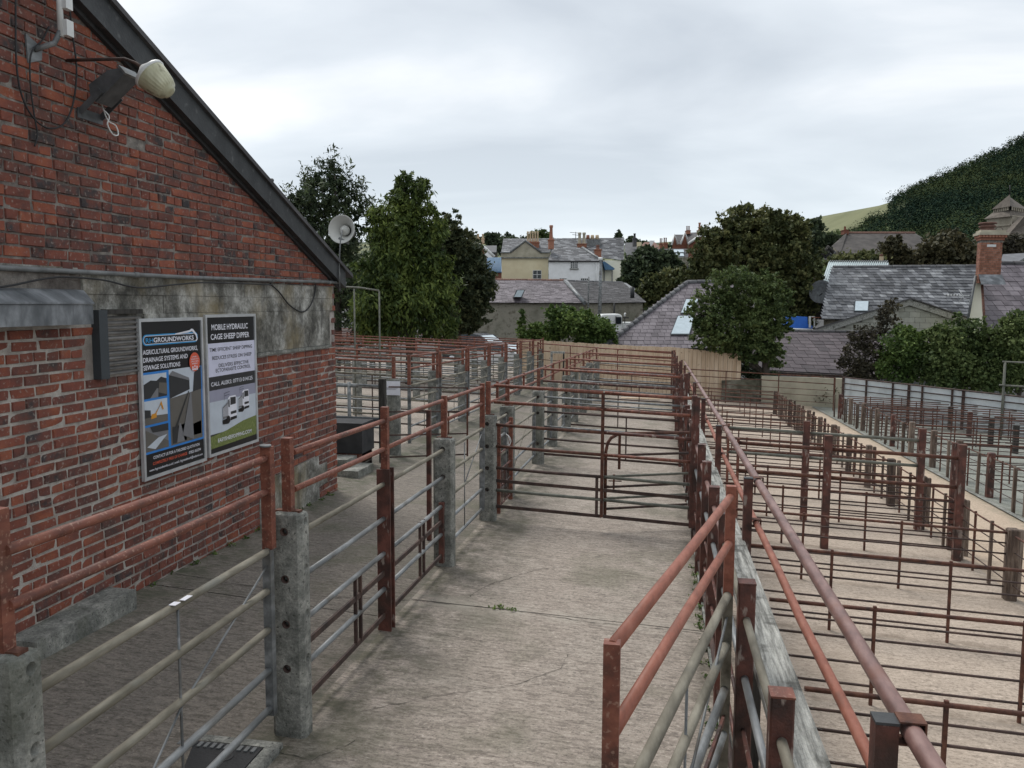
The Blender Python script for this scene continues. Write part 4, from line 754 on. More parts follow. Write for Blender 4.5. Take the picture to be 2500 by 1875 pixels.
# tall alley that crosses the pens
TR = [(1.10, .020, 'rust'), (.79, .019, 'rust')]
for j, y in enumerate((9.3, 10.65)):
    w2 = ('near', 'far')[j]
    for i, x in enumerate((1.80, 3.14)): rpost(x, y, 1.24, .078, 'tall maroon post, %s one on the %s side of the raised rails crossing the pens' % (('left', 'right')[i], w2), 'tall maroon posts in the pens', 'dark_red')
    panel('tall_rails', 'left length of two thick raised rails on the %s side of the pen crossing' % w2, 'rails', 'raised rails crossing the pens', (.86, y), (1.76, y), [(h, r_, m if j == 0 else 'green_rail') for h, r_, m in TR], [(.0, .05, 1.15, .03, 'red')])
    panel('tall_rails', 'right length of two thick raised rails on the %s side of the pen crossing' % w2, 'rails', 'raised rails crossing the pens', (1.84, y), (3.10, y), [(h, r_, m if j == 0 else 'green_rail') for h, r_, m in TR])
    panel('tall_rails', 'thin lower bars under the raised rails on the %s side of the pen crossing' % w2, 'rails', 'raised rails crossing the pens', (1.84, y+.03), (3.10, y+.03), [(h, .007, 'rust_dark') for h in (.62, .50, .38)])
rpost(3.22, 9.75, 1.2, .06, 'tall worn maroon post behind the right tall post of the pen crossing', None, 'dark_red')
rpost(6.9, 24.4, .75, .12, 'short red post standing before the pale boarded wall', None, 'red')
# ------------------------------------------------------------------ cattle pens behind the building
F2X = -4.2; fy = [12.65, 15.0, 17.33, 19.62, 21.84, 24.2, 26.6, 29.0]
for i, y in enumerate(fy):
    cpost(F2X, y, 1.22, .36, '%s concrete post along the fence that starts behind the brick wall' % ORD[i+1], 'concrete posts', holes=False, wx=.2)
    if i: panel('field_gate', '%s pale galvanised gate with red rails above, in the fence behind the brick wall' % ORD[i], 'gate', 'gates in the fence behind the brick wall', (F2X+.1, fy[i-1]+.5 if i == 1 else fy[i-1]+.1), (F2X+.1, y-.08),
          [(1.58, PR, 'red'), (1.37, PR, 'red'), (1.09, PR, 'lichen'), (.86, PR, 'lichen'), (.62, PR, 'galv'), (.40, PR, 'galv'), (.17, PR, 'galv')], [(0, 1.1, 1.6, .05, 'red'), (1, 1.1, 1.64, .05, 'red'), (0.0, .12, 1.1, .05, 'galv'), (1, .12, 1.1, .05, 'galv')], [(.5, .17, 1, 1.05, .006, 'lichen'), (.5, .17, .5, 1.09, .006, 'lichen')], n=8)
cols = [-6.6, -9.0, -11.4, -13.8, -16.2]
rows = fy+[31.6, 34.4, 37.5]
for i, y in enumerate(rows):
    for j, x in enumerate(cols[:(3 if i < 2 else 5)]):
        if i > 7 and j < i-6: continue
        cpost(x, y, 1.2, .36, 'concrete post in the %s pen row back, %s from the fence behind the brick wall' % (ORD[i+1], ORD[j+1]), 'concrete posts among the cattle pens', holes=False)
    xs = [F2X-.1]+[c+.1 for c in cols[:4]]
    for j in range(3 if i < 3 else 4):
        if i > 7 and j < i-6: continue
        panel('pen_rails', 'red topped pen rails in the %s row back, %s bay from the fence' % (ORD[i+1], ORD[j+1]), 'rails', 'rails across the cattle pens', (F2X-.05 if j == 0 else cols[j-1]-.02, y), (cols[j]+.02, y+.03),
              [(1.55, .019, 'red'), (1.36, .019, 'red'), (1.10, .017, 'lichen' if (i+j) % 2 else 'galv'), (.86, .017, 'galv'), (.64, .017, 'lichen'), (.42, .017, 'galv'), (.18, .017, 'rust_dark')], [(.5, .18, 1.1, .02, 'rust_dark')], n=6)
nb = thing('paper_notice', 'white paper notice fixed to the first concrete post behind the brick wall', 'notice', (F2X, 12.5, 1.0))
zt_ = gz(F2X, 12.6)+1.20; MB().box(F2X-.19, F2X+.13, 12.565, 12.570, zt_-.23, zt_-.005).build('sheet', M['p_white'], nb)
for k, (a_, b_) in enumerate(((-.13, .07), (-.15, .09), (-.12, .06))): MB().box(F2X+a_, F2X+b_, 12.5625, 12.564, zt_-.11-.014*k, zt_-.106-.014*k).build('text_line', M['p_grey'], nb)
MB().box(F2X-.155, F2X-.13, 12.5625, 12.564, zt_-.045, zt_-.025).build('logo', M['p_grey'], nb)
# grey pipe frame and dark post near the steps
rpost(-4.13, 11.9, 1.28, .10, 'dark timber post beside the black block pier', None, 'dark_wood', cap=False)
panel('field_gate', 'thin dark swing gate opened beside the white notice', 'gate', None, (-4.05, 11.95), (-3.05, 12.9), [(1.16, .012, 'rust_dark', 'flat'), (.78, .012, 'rust_dark', 'flat'), (.42, .012, 'rust_dark', 'flat'), (.08, .012, 'rust_dark', 'flat')], [(1, .05, 1.17, .025, 'rust'), (.75, .42, .78, .02, 'rust')])
pf = thing('pipe_barrier', 'grey galvanised pipe barrier just past the brick wall corner', 'barrier', (-5, 12.3, 0))
g0 = gz(-5, 12.2)
MB().tube([(-6.2, 12.2, g0+1.12), (-4.62, 12.2, g0+1.10)], .024).build('rail', M['galv'], pf); MB().tube([(-6.2, 12.2, g0+.62), (-4.25, 12.2, g0+.58)], .035).build('rail', M['frame_grey'], pf)
MB().tube([(-4.78, 12.2, g0-.1), (-4.78, 12.2, g0+1.16)], .028).build('post', M['galv'], pf)
# tall thin goal-like frame
tf = thing('scaffold_gantry', 'tall thin pipe frame rising over the cattle pens left of the conifer', 'frame', (-6, 16, 0))
MB().tube([(-9.5, 16.3, 2.80), (-6.0, 16, 2.62), (-5.57, 15.9, 2.56)], .018, 8).build('crossbar', M['green_rail'], tf)
for x, t_ in ((-6.13, 2.6), (-5.6, 2.55), (-8.6, 2.75)): MB().tube([(x, 16, gz(x, 16)), (x, 16, t_)], .017, 8).build('upright', M['green_rail'], tf)
tr_ = thing('scaffold_gantry', 'thin pipe frame standing at the right edge by the pale wall', 'frame', (8.3, 21.5, 0))
q0 = WY(2454, 883, 21.0); q1 = WY(2454, 960, 21.0); q2 = WY(2520, 886, 20.5)
MB().tube([(q0.x, q0.y, gz(q0.x, 21)), q0], .03, 8).build('upright', M['green_rail'], tr_); MB().tube([q0-Vector((.06, 0, 0)), (q0.x+2, 20.6, q0.z-.05)], .02, 8).build('crossbar', M['green_rail'], tr_)
MB().tube([(q0.x-.1, 21, q0.z-.55), (q0.x+2, 20.6, q0.z-.62)], .022, 8).build('crossbar', M['green_rail'], tr_)
# ------------------------------------------------------------------ pale boarded wall, cream wall, wooden fence
def lerp3(a, b, t): return Vector(a).lerp(Vector(b), t)
a0 = WY(2061, 921, 25.4); a1 = WY(2452, 962, 22.2); dW = (a1-a0); LW = math.hypot(dW.x, dW.y)
bw = thing('boarded_wall', 'pale blue white boarded wall with dark posts along the back right of the pens', 'wall', (a0.x, a0.y, -.8))
nrm = Vector((dW.y, -dW.x, 0)).normalized()
if nrm.dot(CAM-a0) < 0: nrm = -nrm
ts = [0, .165, .345, .45, .535, .715, .78, 1.0, 1.16, 1.33, 1.5, 1.66, 1.83, 2.0]
for i, (t0, t1) in enumerate(zip(ts, ts[1:])):
    p, q_ = lerp3(a0, a0+dW, t0), a0+dW*t1
    MB().poly([(p.x, p.y, -1.1), (q_.x, q_.y, -1.1), (q_.x, q_.y, q_.z-.03), (p.x, p.y, p.z-.03)], -nrm*.03).build('board', M['board_white'], bw)
    s0 = a0+dW*t0+nrm*.03
    MB().bar((s0.x, s0.y, -1.05), (s0.x, s0.y, s0.z+.0), .045 if i % 3 else .07, .03, nrm).build('post', M['rust_dark'], bw)
for h, r_ in ((0, .02), (-.17, .016), (-.34, .012)):
    MB().tube([a0+nrm*.06+Vector((0, 0, h)), a0+dW*2.0+nrm*.06+Vector((0, 0, h-.03))], r_, 8).build('rail', M['rust_dark'], bw)
cwl = thing('cream_wall', 'low stained cream wall under the plum slate roof at the back of the pens', 'wall', (3, 27, -.7))
z3 = lambda x, y: (1600+x/2.458, 450+y/2.458)
c0, c1 = WY(*z3(640, 1152), 27.6), WY(*z3(1145, 1168), 27.2)
MB().poly([(c0.x, c0.y, -1.1), (c1.x, c1.y, -1.1), c1, c0], (0, .3, 0)).build('render_face', M['render_grey'], cwl)
bp1 = WY(*z3(400, 1180), 27.9)
MB().poly([(bp1.x, 27.9, -1.1), (c0.x-.02, 27.7, -1.1), (c0.x-.02, 27.7, c0.z-.1), (bp1.x, 27.9, bp1.z)], (0, .25, 0)).build('brick_end', M['stone'], cwl)
fn = thing('board_fence', 'new pale wooden close board fence across the end of the lane', 'fence', (-2, 29, -.6))
fp = [WY(1262, 828, 31.5), WY(1457, 840, 29.5), WY(1640, 848, 28.6), WY(1810, 866, 27.9)]
for (p, q_) in zip(fp, fp[1:]):
    d_ = q_-p; Lh = math.hypot(d_.x, d_.y); n_ = int(Lh/.145); nn = Vector((d_.y, -d_.x, 0)).normalized()
    for i in range(n_):
        s, e = p+d_*(i/n_+.002), p+d_*((i+.965)/n_); j = random.uniform(-.012, .012); zb = -1.15
        MB().poly([(s.x, s.y, zb), (e.x, e.y, zb), (e.x, e.y, s.z+j), (s.x, s.y, s.z+j)], nn*(-.02-.008*(i % 2))).build('board', M['wood_fence'], fn)
    k_ = -nn*.045; MB().poly([(p.x+k_.x, p.y+k_.y, -1.1), (q_.x+k_.x, q_.y+k_.y, -1.1), (q_.x+k_.x, q_.y+k_.y, q_.z-.2), (p.x+k_.x, p.y+k_.y, p.z-.2)], -nn*.03).build('backing_rail', M['dark_wood'], fn)
panel('far_rail_fence', 'tall rusty rails closing the sheep pens at the back before the cream wall', 'fence panel', None, (.45, 26.6), (5.2, 26.3), [(1.0, .018, 'rust'), (.80, .014, 'rust'), (.60, .008, 'rust'), (.42, .008, 'rust'), (.22, .008, 'rust')], [(.33, 0, 1.0, .03, 'rust'), (.66, 0, 1.0, .03, 'rust'), (1, 0, 1.0, .05, 'rust')])
panel('far_rail_fence', 'red rails before the wooden fence at the end of the lane', 'fence panel', None, (-4.2, 28.4), (.45, 27.0), [(1.45, .02, 'red'), (1.2, .018, 'red'), (.9, .012, 'rust'), (.6, .012, 'rust')], [(.25, 0, 1.45, .03, 'red'), (.6, 0, 1.45, .04, 'red'), (1, 0, 1.5, .05, 'red'), (0, 0, 1.5, .05, 'red')])
dp = WY(1360, 858, 27.2)
MB_ = thing('door_frame', 'grey weathered timber frame standing at the end of the lane', 'frame', (dp.x, dp.y, -.6))
MB().bar((dp.x-.18, 27.2, -.7), (dp.x-.18, 27.2, dp.z), .07, .06).build('upright', M['wood_grey'], MB_); MB().bar((dp.x+.22, 27.2, -.7), (dp.x+.22, 27.2, dp.z), .05, .05).build('upright', M['dark_wood'], MB_)
MB().bar((dp.x-.22, 27.2, dp.z-.03), (dp.x+.26, 27.2, dp.z-.03), .06, .07).build('head', M['wood_grey'], MB_)
# ------------------------------------------------------------------ roofs laid slate by slate
usl, SV, SF = None, None, None
def slates(parent, bl, br, tr, tl, rows, sw, m, nmax=300, th=.03, poly=None, jit=.1, name='slate'):
    """slates from bl-br (eave) to tl-tr (ridge); each a thin tilted slab; the nearest nmax are objects"""
    bl, br, tr, tl = map(Vector, (bl, br, tr, tl)); global _slm
    n = (br-bl).cross(tl-bl).normalized()
    if n.z < 0: n = -n
    key = m
    if key not in SLM: mb = MB(); mb.add([(0,0,0),(1,0,0),(1,1,0),(0,1,0),(0,0,1),(1,0,1),(1,1,.25),(0,1,.25)], BOXF); SLM[key] = mb.mesh(name, M[m])
    me = SLM[key]; base = root_of(parent).location; cnt = 0; rest = MB()
    for r_ in range(rows):
        v0, v1 = r_/rows, min(1, (r_+1.25)/rows)
        L0, R0 = bl.lerp(tl, v0), br.lerp(tr, v0); L1, R1 = bl.lerp(tl, v1), br.lerp(tr, v1)
        wd = (R0-L0).length
        if wd < sw*.5: break
        k = max(1, int(round(wd/sw))); ex = (R0-L0)/wd; ey = ((L1+R1)/2-(L0+R0)/2); ey -= ex*ey.dot(ex); s = -.5*sw*(r_ % 2)
        while s < wd-.02:
            w_ = sw*random.uniform(1-jit, 1+jit); s0, s1 = max(s, 0), min(s+w_-.014, wd)
            if s1-s0 > .03:
                o_ = L0+ex*s0+n*(.004+random.uniform(0, th*.25)); a_ = ex*(s1-s0); b_ = ey*random.uniform(.98, 1.01); c_ = n*th*random.uniform(.75, 1.2)
                if cnt < nmax:
                    ob = bpy.data.objects.new(name, me); COL.objects.link(ob); ob.parent = parent
                    p_ = o_-base; ob.matrix_local = Matrix(((a_.x, b_.x, c_.x, p_.x), (a_.y, b_.y, c_.y, p_.y), (a_.z, b_.z, c_.z, p_.z), (0, 0, 0, 1))); cnt += 1
                else:
                    rest.add([o_, o_+a_, o_+a_+b_, o_+b_, o_+c_, o_+a_+c_, o_+a_+b_+c_*.25, o_+b_+c_*.25], BOXF)
            s += w_
    if rest.v: stuff(rest.build(name, M[m], parent))
    g = MB(); K = 8; pt = lambda i, j: bl.lerp(br, i/K).lerp(tl.lerp(tr, i/K), j/K)-n*.015
    g.add([pt(i, j) for j in range(K+1) for i in range(K+1)], [(j*(K+1)+i, j*(K+1)+i+1, (j+1)*(K+1)+i+1, (j+1)*(K+1)+i) for j in range(K) for i in range(K)])
    g.build('roof_deck', M['roof_felt'], parent)
SLM = {}
def ridge(parent, p, q_, r_=.10, seg=.45, m='ridge_tile'):
    p, q_ = Vector(p), Vector(q_); L_ = (q_-p).length; k = max(1, int(L_/seg)); d_ = (q_-p)/k
    for i in range(min(k, 60)): MB().tube([p+d_*(i+.02), p+d_*(i+.98)], [r_, r_*.93], 8).build('ridge_tile', M[m], parent)
def fac(parent, pts, D, m, depth=.3, name='wall', f=None): 
    g = f or (lambda x, y: (x, y))
    P_ = [W(*g(*p), D) for p in pts]; c_ = sum(P_, Vector())/len(P_)-CAM; dr_ = Vector((c_.x, c_.y, 0)).normalized()
    return MB().poly(P_, dr_*depth).build(name, M[m], parent)
def win(parent, x0, y0, x1, y1, D, f, nx=2, ny=2, sill=True):
    P = lambda x, y, d: W(*f(x, y), D-d)
    a, b, c, d_ = P(x0, y0, .03), P(x1, y0, .03), P(x1, y1, .03), P(x0, y1, .03)
    wn = MB().poly([a, b, c, d_], FH*.02).build('window', M['glass'], parent)
    mb = MB(); t = (b-a).length*.05; ex = (b-a).normalized(); ez = Vector((0, 0, 1)); hh = a.z-d_.z
    for i in range(nx+1): o_ = d_+ex*((b-a).length*i/nx-t/2)-FH*.03; mb.obox(o_, ex*t, FH*.03, ez*hh)
    for j in range(ny+1): o_ = d_+ez*(hh*j/ny-t/2)-FH*.034; mb.obox(o_, ex*(b-a).length, FH*.03, ez*t)
    mb.build('frame', M['white_frame'], wn)
    if sill: MB().obox(d_-ex*t*2-ez*.12-FH*.1, ex*((b-a).length+t*4), FH*.12, ez*.1).build('sill', M['post_concrete'], wn)
    return wn
def chimney(parent, x0, y0, x1, y1, D, f, m='brick_chimney', pots=1, mp_='clay_tile', cap=True, deep=.6, poth=None):
    a, b = W(*f(x0, y0), D), W(*f(x1, y1), D); ex = Vector((math.cos(YAW), math.sin(YAW), 0)); wd = (b-a).dot(ex); h = a.z-b.z
    ch = MB().obox((a.x, a.y, b.z), ex*wd, FH*deep, Vector((0, 0, h))).build('chimney', M[m], parent)
    if cap: MB().obox(Vector((a.x, a.y, a.z-h*.16))-ex*.06-FH*.06, ex*(wd+.12), FH*(deep+.12), Vector((0, 0, h*.10))).build('corbel', M[m], ch)
    ph = poth or h*.35
    for i in range(pots):
        c_ = a+ex*(wd*(i+.5)/pots)+FH*deep/2; r_ = min(.16, wd/pots*.36)
        MB().lathe(c_, (0, 0, 1), [(r_*1.1, 0), (r_, ph*.2), (r_*.85, ph*.8), (r_*1.1, ph*.85), (r_*1.05, ph), (r_*.6, ph), (r_*.5, ph*.6)], 10).build('chimney_pot', M[mp_], ch)
    return ch
b2 = lambda x, y: (1150+x/3.6867, 500+y/3.6867)
# stone barn
D = 52; bn = thing('stone_barn', 'long rubble stone barn with purple grey slate roof behind the car park', 'building', W(*b2(500, 1200), D))
fac(bn, [(-330, 882), (1030, 884), (1030, 1420), (-330, 1420)], D, 'stone', 5, 'wall', b2)
fac(bn, [(1031, 888), (1545, 882), (1545, 1420), (1031, 1420)], D-.15, 'stone', 5.1, 'wall', b2)
slates(bn, W(*b2(-330, 880), D-.3), W(*b2(1025, 886), D-.3), W(*b2(850, 684), D+3.4), W(*b2(-330, 668), D+3.4), 17, .36, 'slate_purple', 300, .03)
slates(bn, W(*b2(1026, 886), D-.35), W(*b2(1575, 880), D-.35), W(*b2(1365, 700), D+3.4), W(*b2(851, 684), D+3.4), 20, .42, 'slate_dark', 0, .02)
ridge(bn, W(*b2(-330, 672), D+3.4), W(*b2(850, 684), D+3.4), .11, .4, 'clay_tile'); ridge(bn, W(*b2(856, 686), D+3.4), W(*b2(1365, 702), D+3.4), .09, .6)
MB().tube([W(*b2(847, 684), D+3.2), W(*b2(1022, 884), D-.5)], .14, 6).build('lead_valley', M['galv'], bn)
MB().poly([W(*b2(*p), D+.5) for p in ((388, 830), (450, 830), (476, 772), (418, 772))], -FH*.9).build('skylight', M['sky_glass'], bn)
MB().poly([W(*b2(*p), D+.52) for p in ((378, 836), (456, 836), (486, 766), (410, 766))], -FH*.82).build('skylight_frame', M['flood_grey'], bn)
fac(bn, [(690, 925), (810, 925), (810, 1010), (690, 1010)], D-.02, 'black', .05, 'doorway', b2)
MB().tube([W(*b2(1452, 742), D-.6), W(*b2(1452, 840), D-.6)], .13, 8).build('flue', M['bargeboard'], bn)
MB().tube([W(*b2(1290, 884), D-.4), W(*b2(1286, 1100), D-.4)], .06, 6).build('downpipe', M['black'], bn)
# yellow house with the big roof behind
D = 78; yh = thing('cream_house', 'pale yellow rendered house with a plain gable and one lower window', 'house', W(*b2(480, 700), D))
fac(yh, [(275, 478), (695, 478), (695, 800), (275, 800)], D, 'cream', 6, 'wall', b2)
fac(yh, [(270, 432), (350, 432), (365, 425), (488, 326), (625, 425), (635, 432), (712, 432), (712, 470), (270, 470)], D-.05, 'render_grey', .5, 'gable', b2)
fac(yh, [(266, 470), (714, 470), (714, 482), (266, 482)], D-.25, 'post_concrete', .4, 'cornice', b2)
fac(yh, [(262, 424), (350, 424), (350, 433), (262, 433)], D-.2, 'conduit', .3, 'gutter', b2); fac(yh, [(632, 424), (712, 424), (712, 433), (632, 433)], D-.2, 'conduit', .3, 'gutter', b2)
MB().tube([W(*b2(352, 428), D-.1), W(*b2(488, 322), D-.1), W(*b2(632, 428), D-.1)], .12, 6).build('coping', M['conduit'], yh)
win(yh, 557, 590, 632, 666, D, b2, 2, 2)
slates(yh, W(*b2(272, 428), D+1), W(*b2(715, 428), D+1), W(*b2(720, 303), D+6), W(*b2(292, 306), D+6), 16, .45, 'slate', 0, .03)
chimney(yh, 500, 330, 612, 420, D+2.5, b2, 'brick_chimney', 5, 'pot', deep=1, poth=1.0)
# white house
D = 76; wh = thing('white_house', 'white painted house with hipped slate roof and small pane windows', 'house', W(*b2(900, 700), D))
fac(wh, [(698, 512), (1180, 512), (1180, 800), (698, 800)], D, 'white_paint', 6, 'wall', b2)
fac(wh, [(696, 503), (1186, 503), (1186, 513), (696, 513)], D-.2, 'black', .25, 'gutter', b2)
slates(wh, W(*b2(697, 504), D-.1), W(*b2(1178, 506), D-.1), W(*b2(1003, 388), D+4), W(*b2(742, 390), D+4), 12, .48, 'slate', 0, .03)
MB().tube([W(*b2(1003, 386), D+3.9), W(*b2(1178, 502), D-.2)], .13, 6).build('hip_lead', M['galv'], wh)
win(wh, 895, 514, 961, 570, D, b2, 4, 3); win(wh, 795, 661, 860, 740, D, b2, 4, 4, False); win(wh, 987, 661, 1054, 740, D, b2, 4, 4, False)
fac(wh, [(752, 514), (832, 514), (832, 523), (752, 523)], D-.05, 'plastic_white', .08, 'boarding', b2)
MB().tube([W(*b2(1126, 515), D-.1), W(*b2(1126, 760), D-.1)], .05, 6).build('downpipe', M['white_frame'], wh)
chimney(wh, 698, 308, 746, 396, D+1.5, b2, 'brick_chimney', 1, 'brick_chimney', deep=.9, poth=1.3)
D = 79; cb_ = thing('terrace_house', 'tall cream back wing with long grey slate roof and grey chimney stack', 'house', W(*b2(1250, 700), D))
fac(cb_, [(1182, 500), (1350, 500), (1346, 800), (1182, 800)], D, 'cream2', 7, 'wall', b2)
slates(cb_, W(*b2(716, 430), D+1), W(*b2(1374, 500), D-.2), W(*b2(1380, 298), D+7), W(*b2(718, 303), D+7), 20, .48, 'slate', 300, .035)
fac(cb_, [(1040, 308), (1168, 312), (1164, 400), (1100, 440), (1040, 410)], D+4, 'conduit', .9, 'chimney', b2)
for x in (1052, 1092, 1135): MB().tube([W(*b2(x, 310), D+4.4), W(*b2(x, 272), D+4.4)], [.2, .16], 8).build('chimney_pot', M['pot' if x > 1060 else 'brick_chimney'], cb_)
chimney(cb_, 1117, 398, 1172, 476, D-1, b2, 'brick_chimney', 1, 'clay_tile', deep=.9, poth=.4)
chimney(cb_, 960, 348, 1040, 384, D+3, b2, 'brick_chimney', 2, 'render_grey', deep=.9, poth=1.1)
MB().poly([W(*b2(*p), D-1.4) for p in ((1184, 510), (1200, 508), (1292, 572), (1290, 584), (1210, 584))], FH*1.5).build('lean_to_roof', M['blue_roof'], cb_)
for x in (1198, 1270): MB().tube([W(*b2(x, 590), D-.2), W(*b2(x, 760), D-.2)], .06, 6).build('downpipe', M['conduit'], cb_)
ae = thing('tv_aerial', 'spidery television aerial on the ridge of the long grey roof', 'aerial', W(*b2(942, 300), 84))
MB().tube([W(*b2(942, 305), 84), W(*b2(942, 244), 84)], .035, 5).build('mast', M['conduit'], ae); MB().tube([W(*b2(890, 248), 84), W(*b2(990, 256), 84)], .025, 5).build('boom', M['conduit'], ae); MB().tube([W(*b2(912, 268), 84), W(*b2(980, 276), 84)], .025, 5).build('boom', M['conduit'], ae)
# blue roofed shed and houses to the left
bs = thing('blue_roof_shed', 'brick shed with bright blue metal roof left of the yellow house', 'shed', W(*b2(220, 700), 72))
fac(bs, [(150, 600), (275, 600), (275, 760), (150, 760)], 72, 'brick_far', 5, 'wall', b2)
MB().poly([W(*b2(140, 602), 71.8), W(*b2(276, 602), 71.8), W(*b2(272, 474), 76), W(*b2(146, 474), 76)], (0, 0, -.08)).build('roof', M['blue_roof'], bs)
for i in range(12): MB().tube([W(*b2(142+11*i, 602), 71.7), W(*b2(148+11*i, 475), 75.9)], .03, 4).build('seam', M['blue_roof'], bs)
rh = thing('red_gable_house', 'red rendered gable with white verge boards far left of the yellow house', 'house', W(*b2(40, 480), 110))
fac(rh, [(-60, 480), (-60, 400), (38, 338), (120, 400), (160, 420), (160, 480)], 110, 'brick_far', 6, 'wall', b2)
MB().tube([W(*b2(-60, 392), 109.6), W(*b2(38, 332), 109.6), W(*b2(130, 392), 109.6), W(*b2(210, 468), 109.6)], .22, 6).build('verge_board', M['white_frame'], rh)
fac(rh, [(120, 405), (205, 475), (120, 480)], 109.5, 'white_paint', 3, 'side_wall', b2)
for x in (62, 105): chimney(rh, x-13, 300, x+13, 345, 113, b2, 'pot', 1, 'pot', deep=1, poth=.6)
gh = thing('grey_roof_house', 'small dark house with grey slate roof beside the red gable', 'house', W(*b2(190, 430), 120))
fac(gh, [(130, 425), (240, 425), (240, 520), (130, 520)], 120, 'stone', 6, 'wall', b2)
MB().poly([W(*b2(125, 426), 119.5), W(*b2(228, 426), 119.5), W(*b2(232, 366), 125), W(*b2(128, 368), 125)], (0, 0, -.2)).build('roof', M['slate'], gh)
# group to the right of the terrace
def block(name, label, D, wall, mw, roof=None, mr=None, dr=4, extra=None):
    h = thing(name, label, 'house', W(*b2(*wall[0]), D)); fac(h, wall, D, mw, 6, 'wall', b2)
    if roof: MB().poly([W(*b2(*roof[0]), D-.3), W(*b2(*roof[1]), D-.3), W(*b2(*roof[2]), D+dr), W(*b2(*roof[3]), D+dr)], (0, 0, -.15)).build('roof', M[mr], h)
    return h
h1 = block('slate_roof_house', 'cream walled house with grey slate roof right of the long terrace roof', 92, [(1400, 448), (1485, 448), (1485, 620), (1400, 620)], 'cream2', [(1380, 452), (1492, 452), (1490, 338), (1384, 342)], 'slate')
chimney(h1, 1462, 296, 1490, 372, 93, b2, 'slate_dark', 1, 'slate_dark', deep=.8, poth=.5)
win(h1, 1412, 470, 1440, 520, 92, b2, 2, 2, False)
h2 = block('brown_roof_house', 'house with brown tiled roof and cream chimney gable on the skyline', 120, [(1490, 392), (1705, 392), (1705, 480), (1490, 480)], 'cream', [(1502, 396), (1712, 396), (1655, 336), (1560, 336)], 'clay_tile')
fac(h2, [(1492, 336), (1535, 336), (1535, 392), (1492, 392)], 119, 'cream', 2, 'gable', b2); fac(h2, [(1606, 322), (1652, 322), (1640, 345), (1606, 390)], 118.5, 'white_paint', 1, 'chimney', b2)
chimney(h2, 1702, 345, 1728, 420, 116, b2, 'brick_chimney', 2, 'clay_tile', deep=1, poth=.7); chimney(h2, 1736, 340, 1768, 430, 115, b2, 'brick_chimney', 2, 'clay_tile', deep=1, poth=.7)
h3 = block('long_grey_house', 'long grey roofed building with a ladder of rooflights before the brick gables', 100, [(1490, 470), (1955, 470), (1955, 640), (1490, 640)], 'stone', [(1480, 560), (1955, 560), (1955, 395), (1490, 395)], 'slate_dark', 5)
for y0, y1 in ((415, 440), (450, 475), (483, 508), (520, 558)): 
    P = [lerp3(W(*b2(x, 560), 99.7), W(*b2(x, 395), 105), (560-y)/165) for x, y in ((1824, y1), (1914, y1), (1908, y0), (1820, y0))]
    MB().poly([p-FH*.25+Vector((0, 0, .15)) for p in P], FH*.1).build('rooflight', M['sky_glass'], h3)
h4 = thing('brick_gable_house', 'orange brick house with two steep gables and tall chimneys on the skyline', 'house', W(*b2(1900, 420), 112))
fac(h4, [(1812, 392), (1812, 355), (1832, 275), (1858, 350), (1890, 350), (1926, 258), (1952, 345), (1952, 410), (1812, 410)], 112, 'brick_far', 1.5, 'gable_wall', b2)
for a_ in (((1806, 362), (1832, 268), (1862, 356)), ((1884, 356), (1926, 250), (1956, 352))): MB().tube([W(*b2(*p), 111.5) for p in a_], .16, 5).build('verge_board', M['white_frame'], h4)
MB().poly([W(*b2(1862, 356), 112), W(*b2(1886, 356), 112), W(*b2(1922, 268), 115), W(*b2(1832, 268), 115)], FH*.3).build('roof', M['slate_dark'], h4)
fac(h4, [(1954, 350), (2095, 262), (2100, 480), (1954, 480)], 111, 'brick_far', 5, 'wall', b2)
MB().poly([W(*b2(1954, 346), 110.6), W(*b2(2092, 250), 110.6), W(*b2(2060, 246), 116), W(*b2(1928, 252), 116)], (0, 0, -.2)).build('roof', M['slate_dark'], h4)
MB().tube([W(*b2(1954, 350), 110.4), W(*b2(2094, 254), 110.4)], .18, 5).build('verge_board', M['white_frame'], h4)
chimney(h4, 2046, 225, 2080, 262, 113, b2, 'brick_chimney', 1, 'brick_chimney', deep=1, poth=1); chimney(h4, 1942, 228, 1976, 262, 114, b2, 'brick_chimney', 3, 'clay_tile', deep=1, poth=.6)
wr = block('white_gable_shed', 'white gable end peeping above the dark barn roof', 62, [(1378, 700), (1400, 705), (1540, 800), (1540, 860), (1378, 860)], 'white_paint')
# street lamp column and scaffold pole
sc_ = thing('lamp_column', 'tall plain grey lamp column in front of the white house', 'lamp post', W(*b2(1165, 950), 46))
MB().tube([W(*b2(1158, 1020), 46), W(*b2(1162, 760), 46), W(*b2(1167, 492), 46)], [.11, .09, .075], 10).build('column', M['galv'], sc_); MB().tube([W(*b2(1146, 488), 46), W(*b2(1184, 486), 46)], .09, 8).build('lantern', M['plastic_white'], sc_)
sp_ = thing('aerial_pole', 'thin ladder like pole with a cross arm before the barn roof', 'pole', W(*b2(1058, 950), 47))
MB().tube([W(*b2(1054, 960), 47), W(*b2(1059, 648), 47)], .05, 6).build('pole', M['conduit'], sp_); MB().tube([W(*b2(988, 712), 47), W(*b2(1155, 722), 47)], .022, 5).build('cross_arm', M['galv'], sp_)
for i in range(14): MB().tube([W(*b2(1050, 935-20*i), 46.9), W(*b2(1064, 934-20*i), 46.9)], .02, 4).build('rung', M['conduit'], sp_)
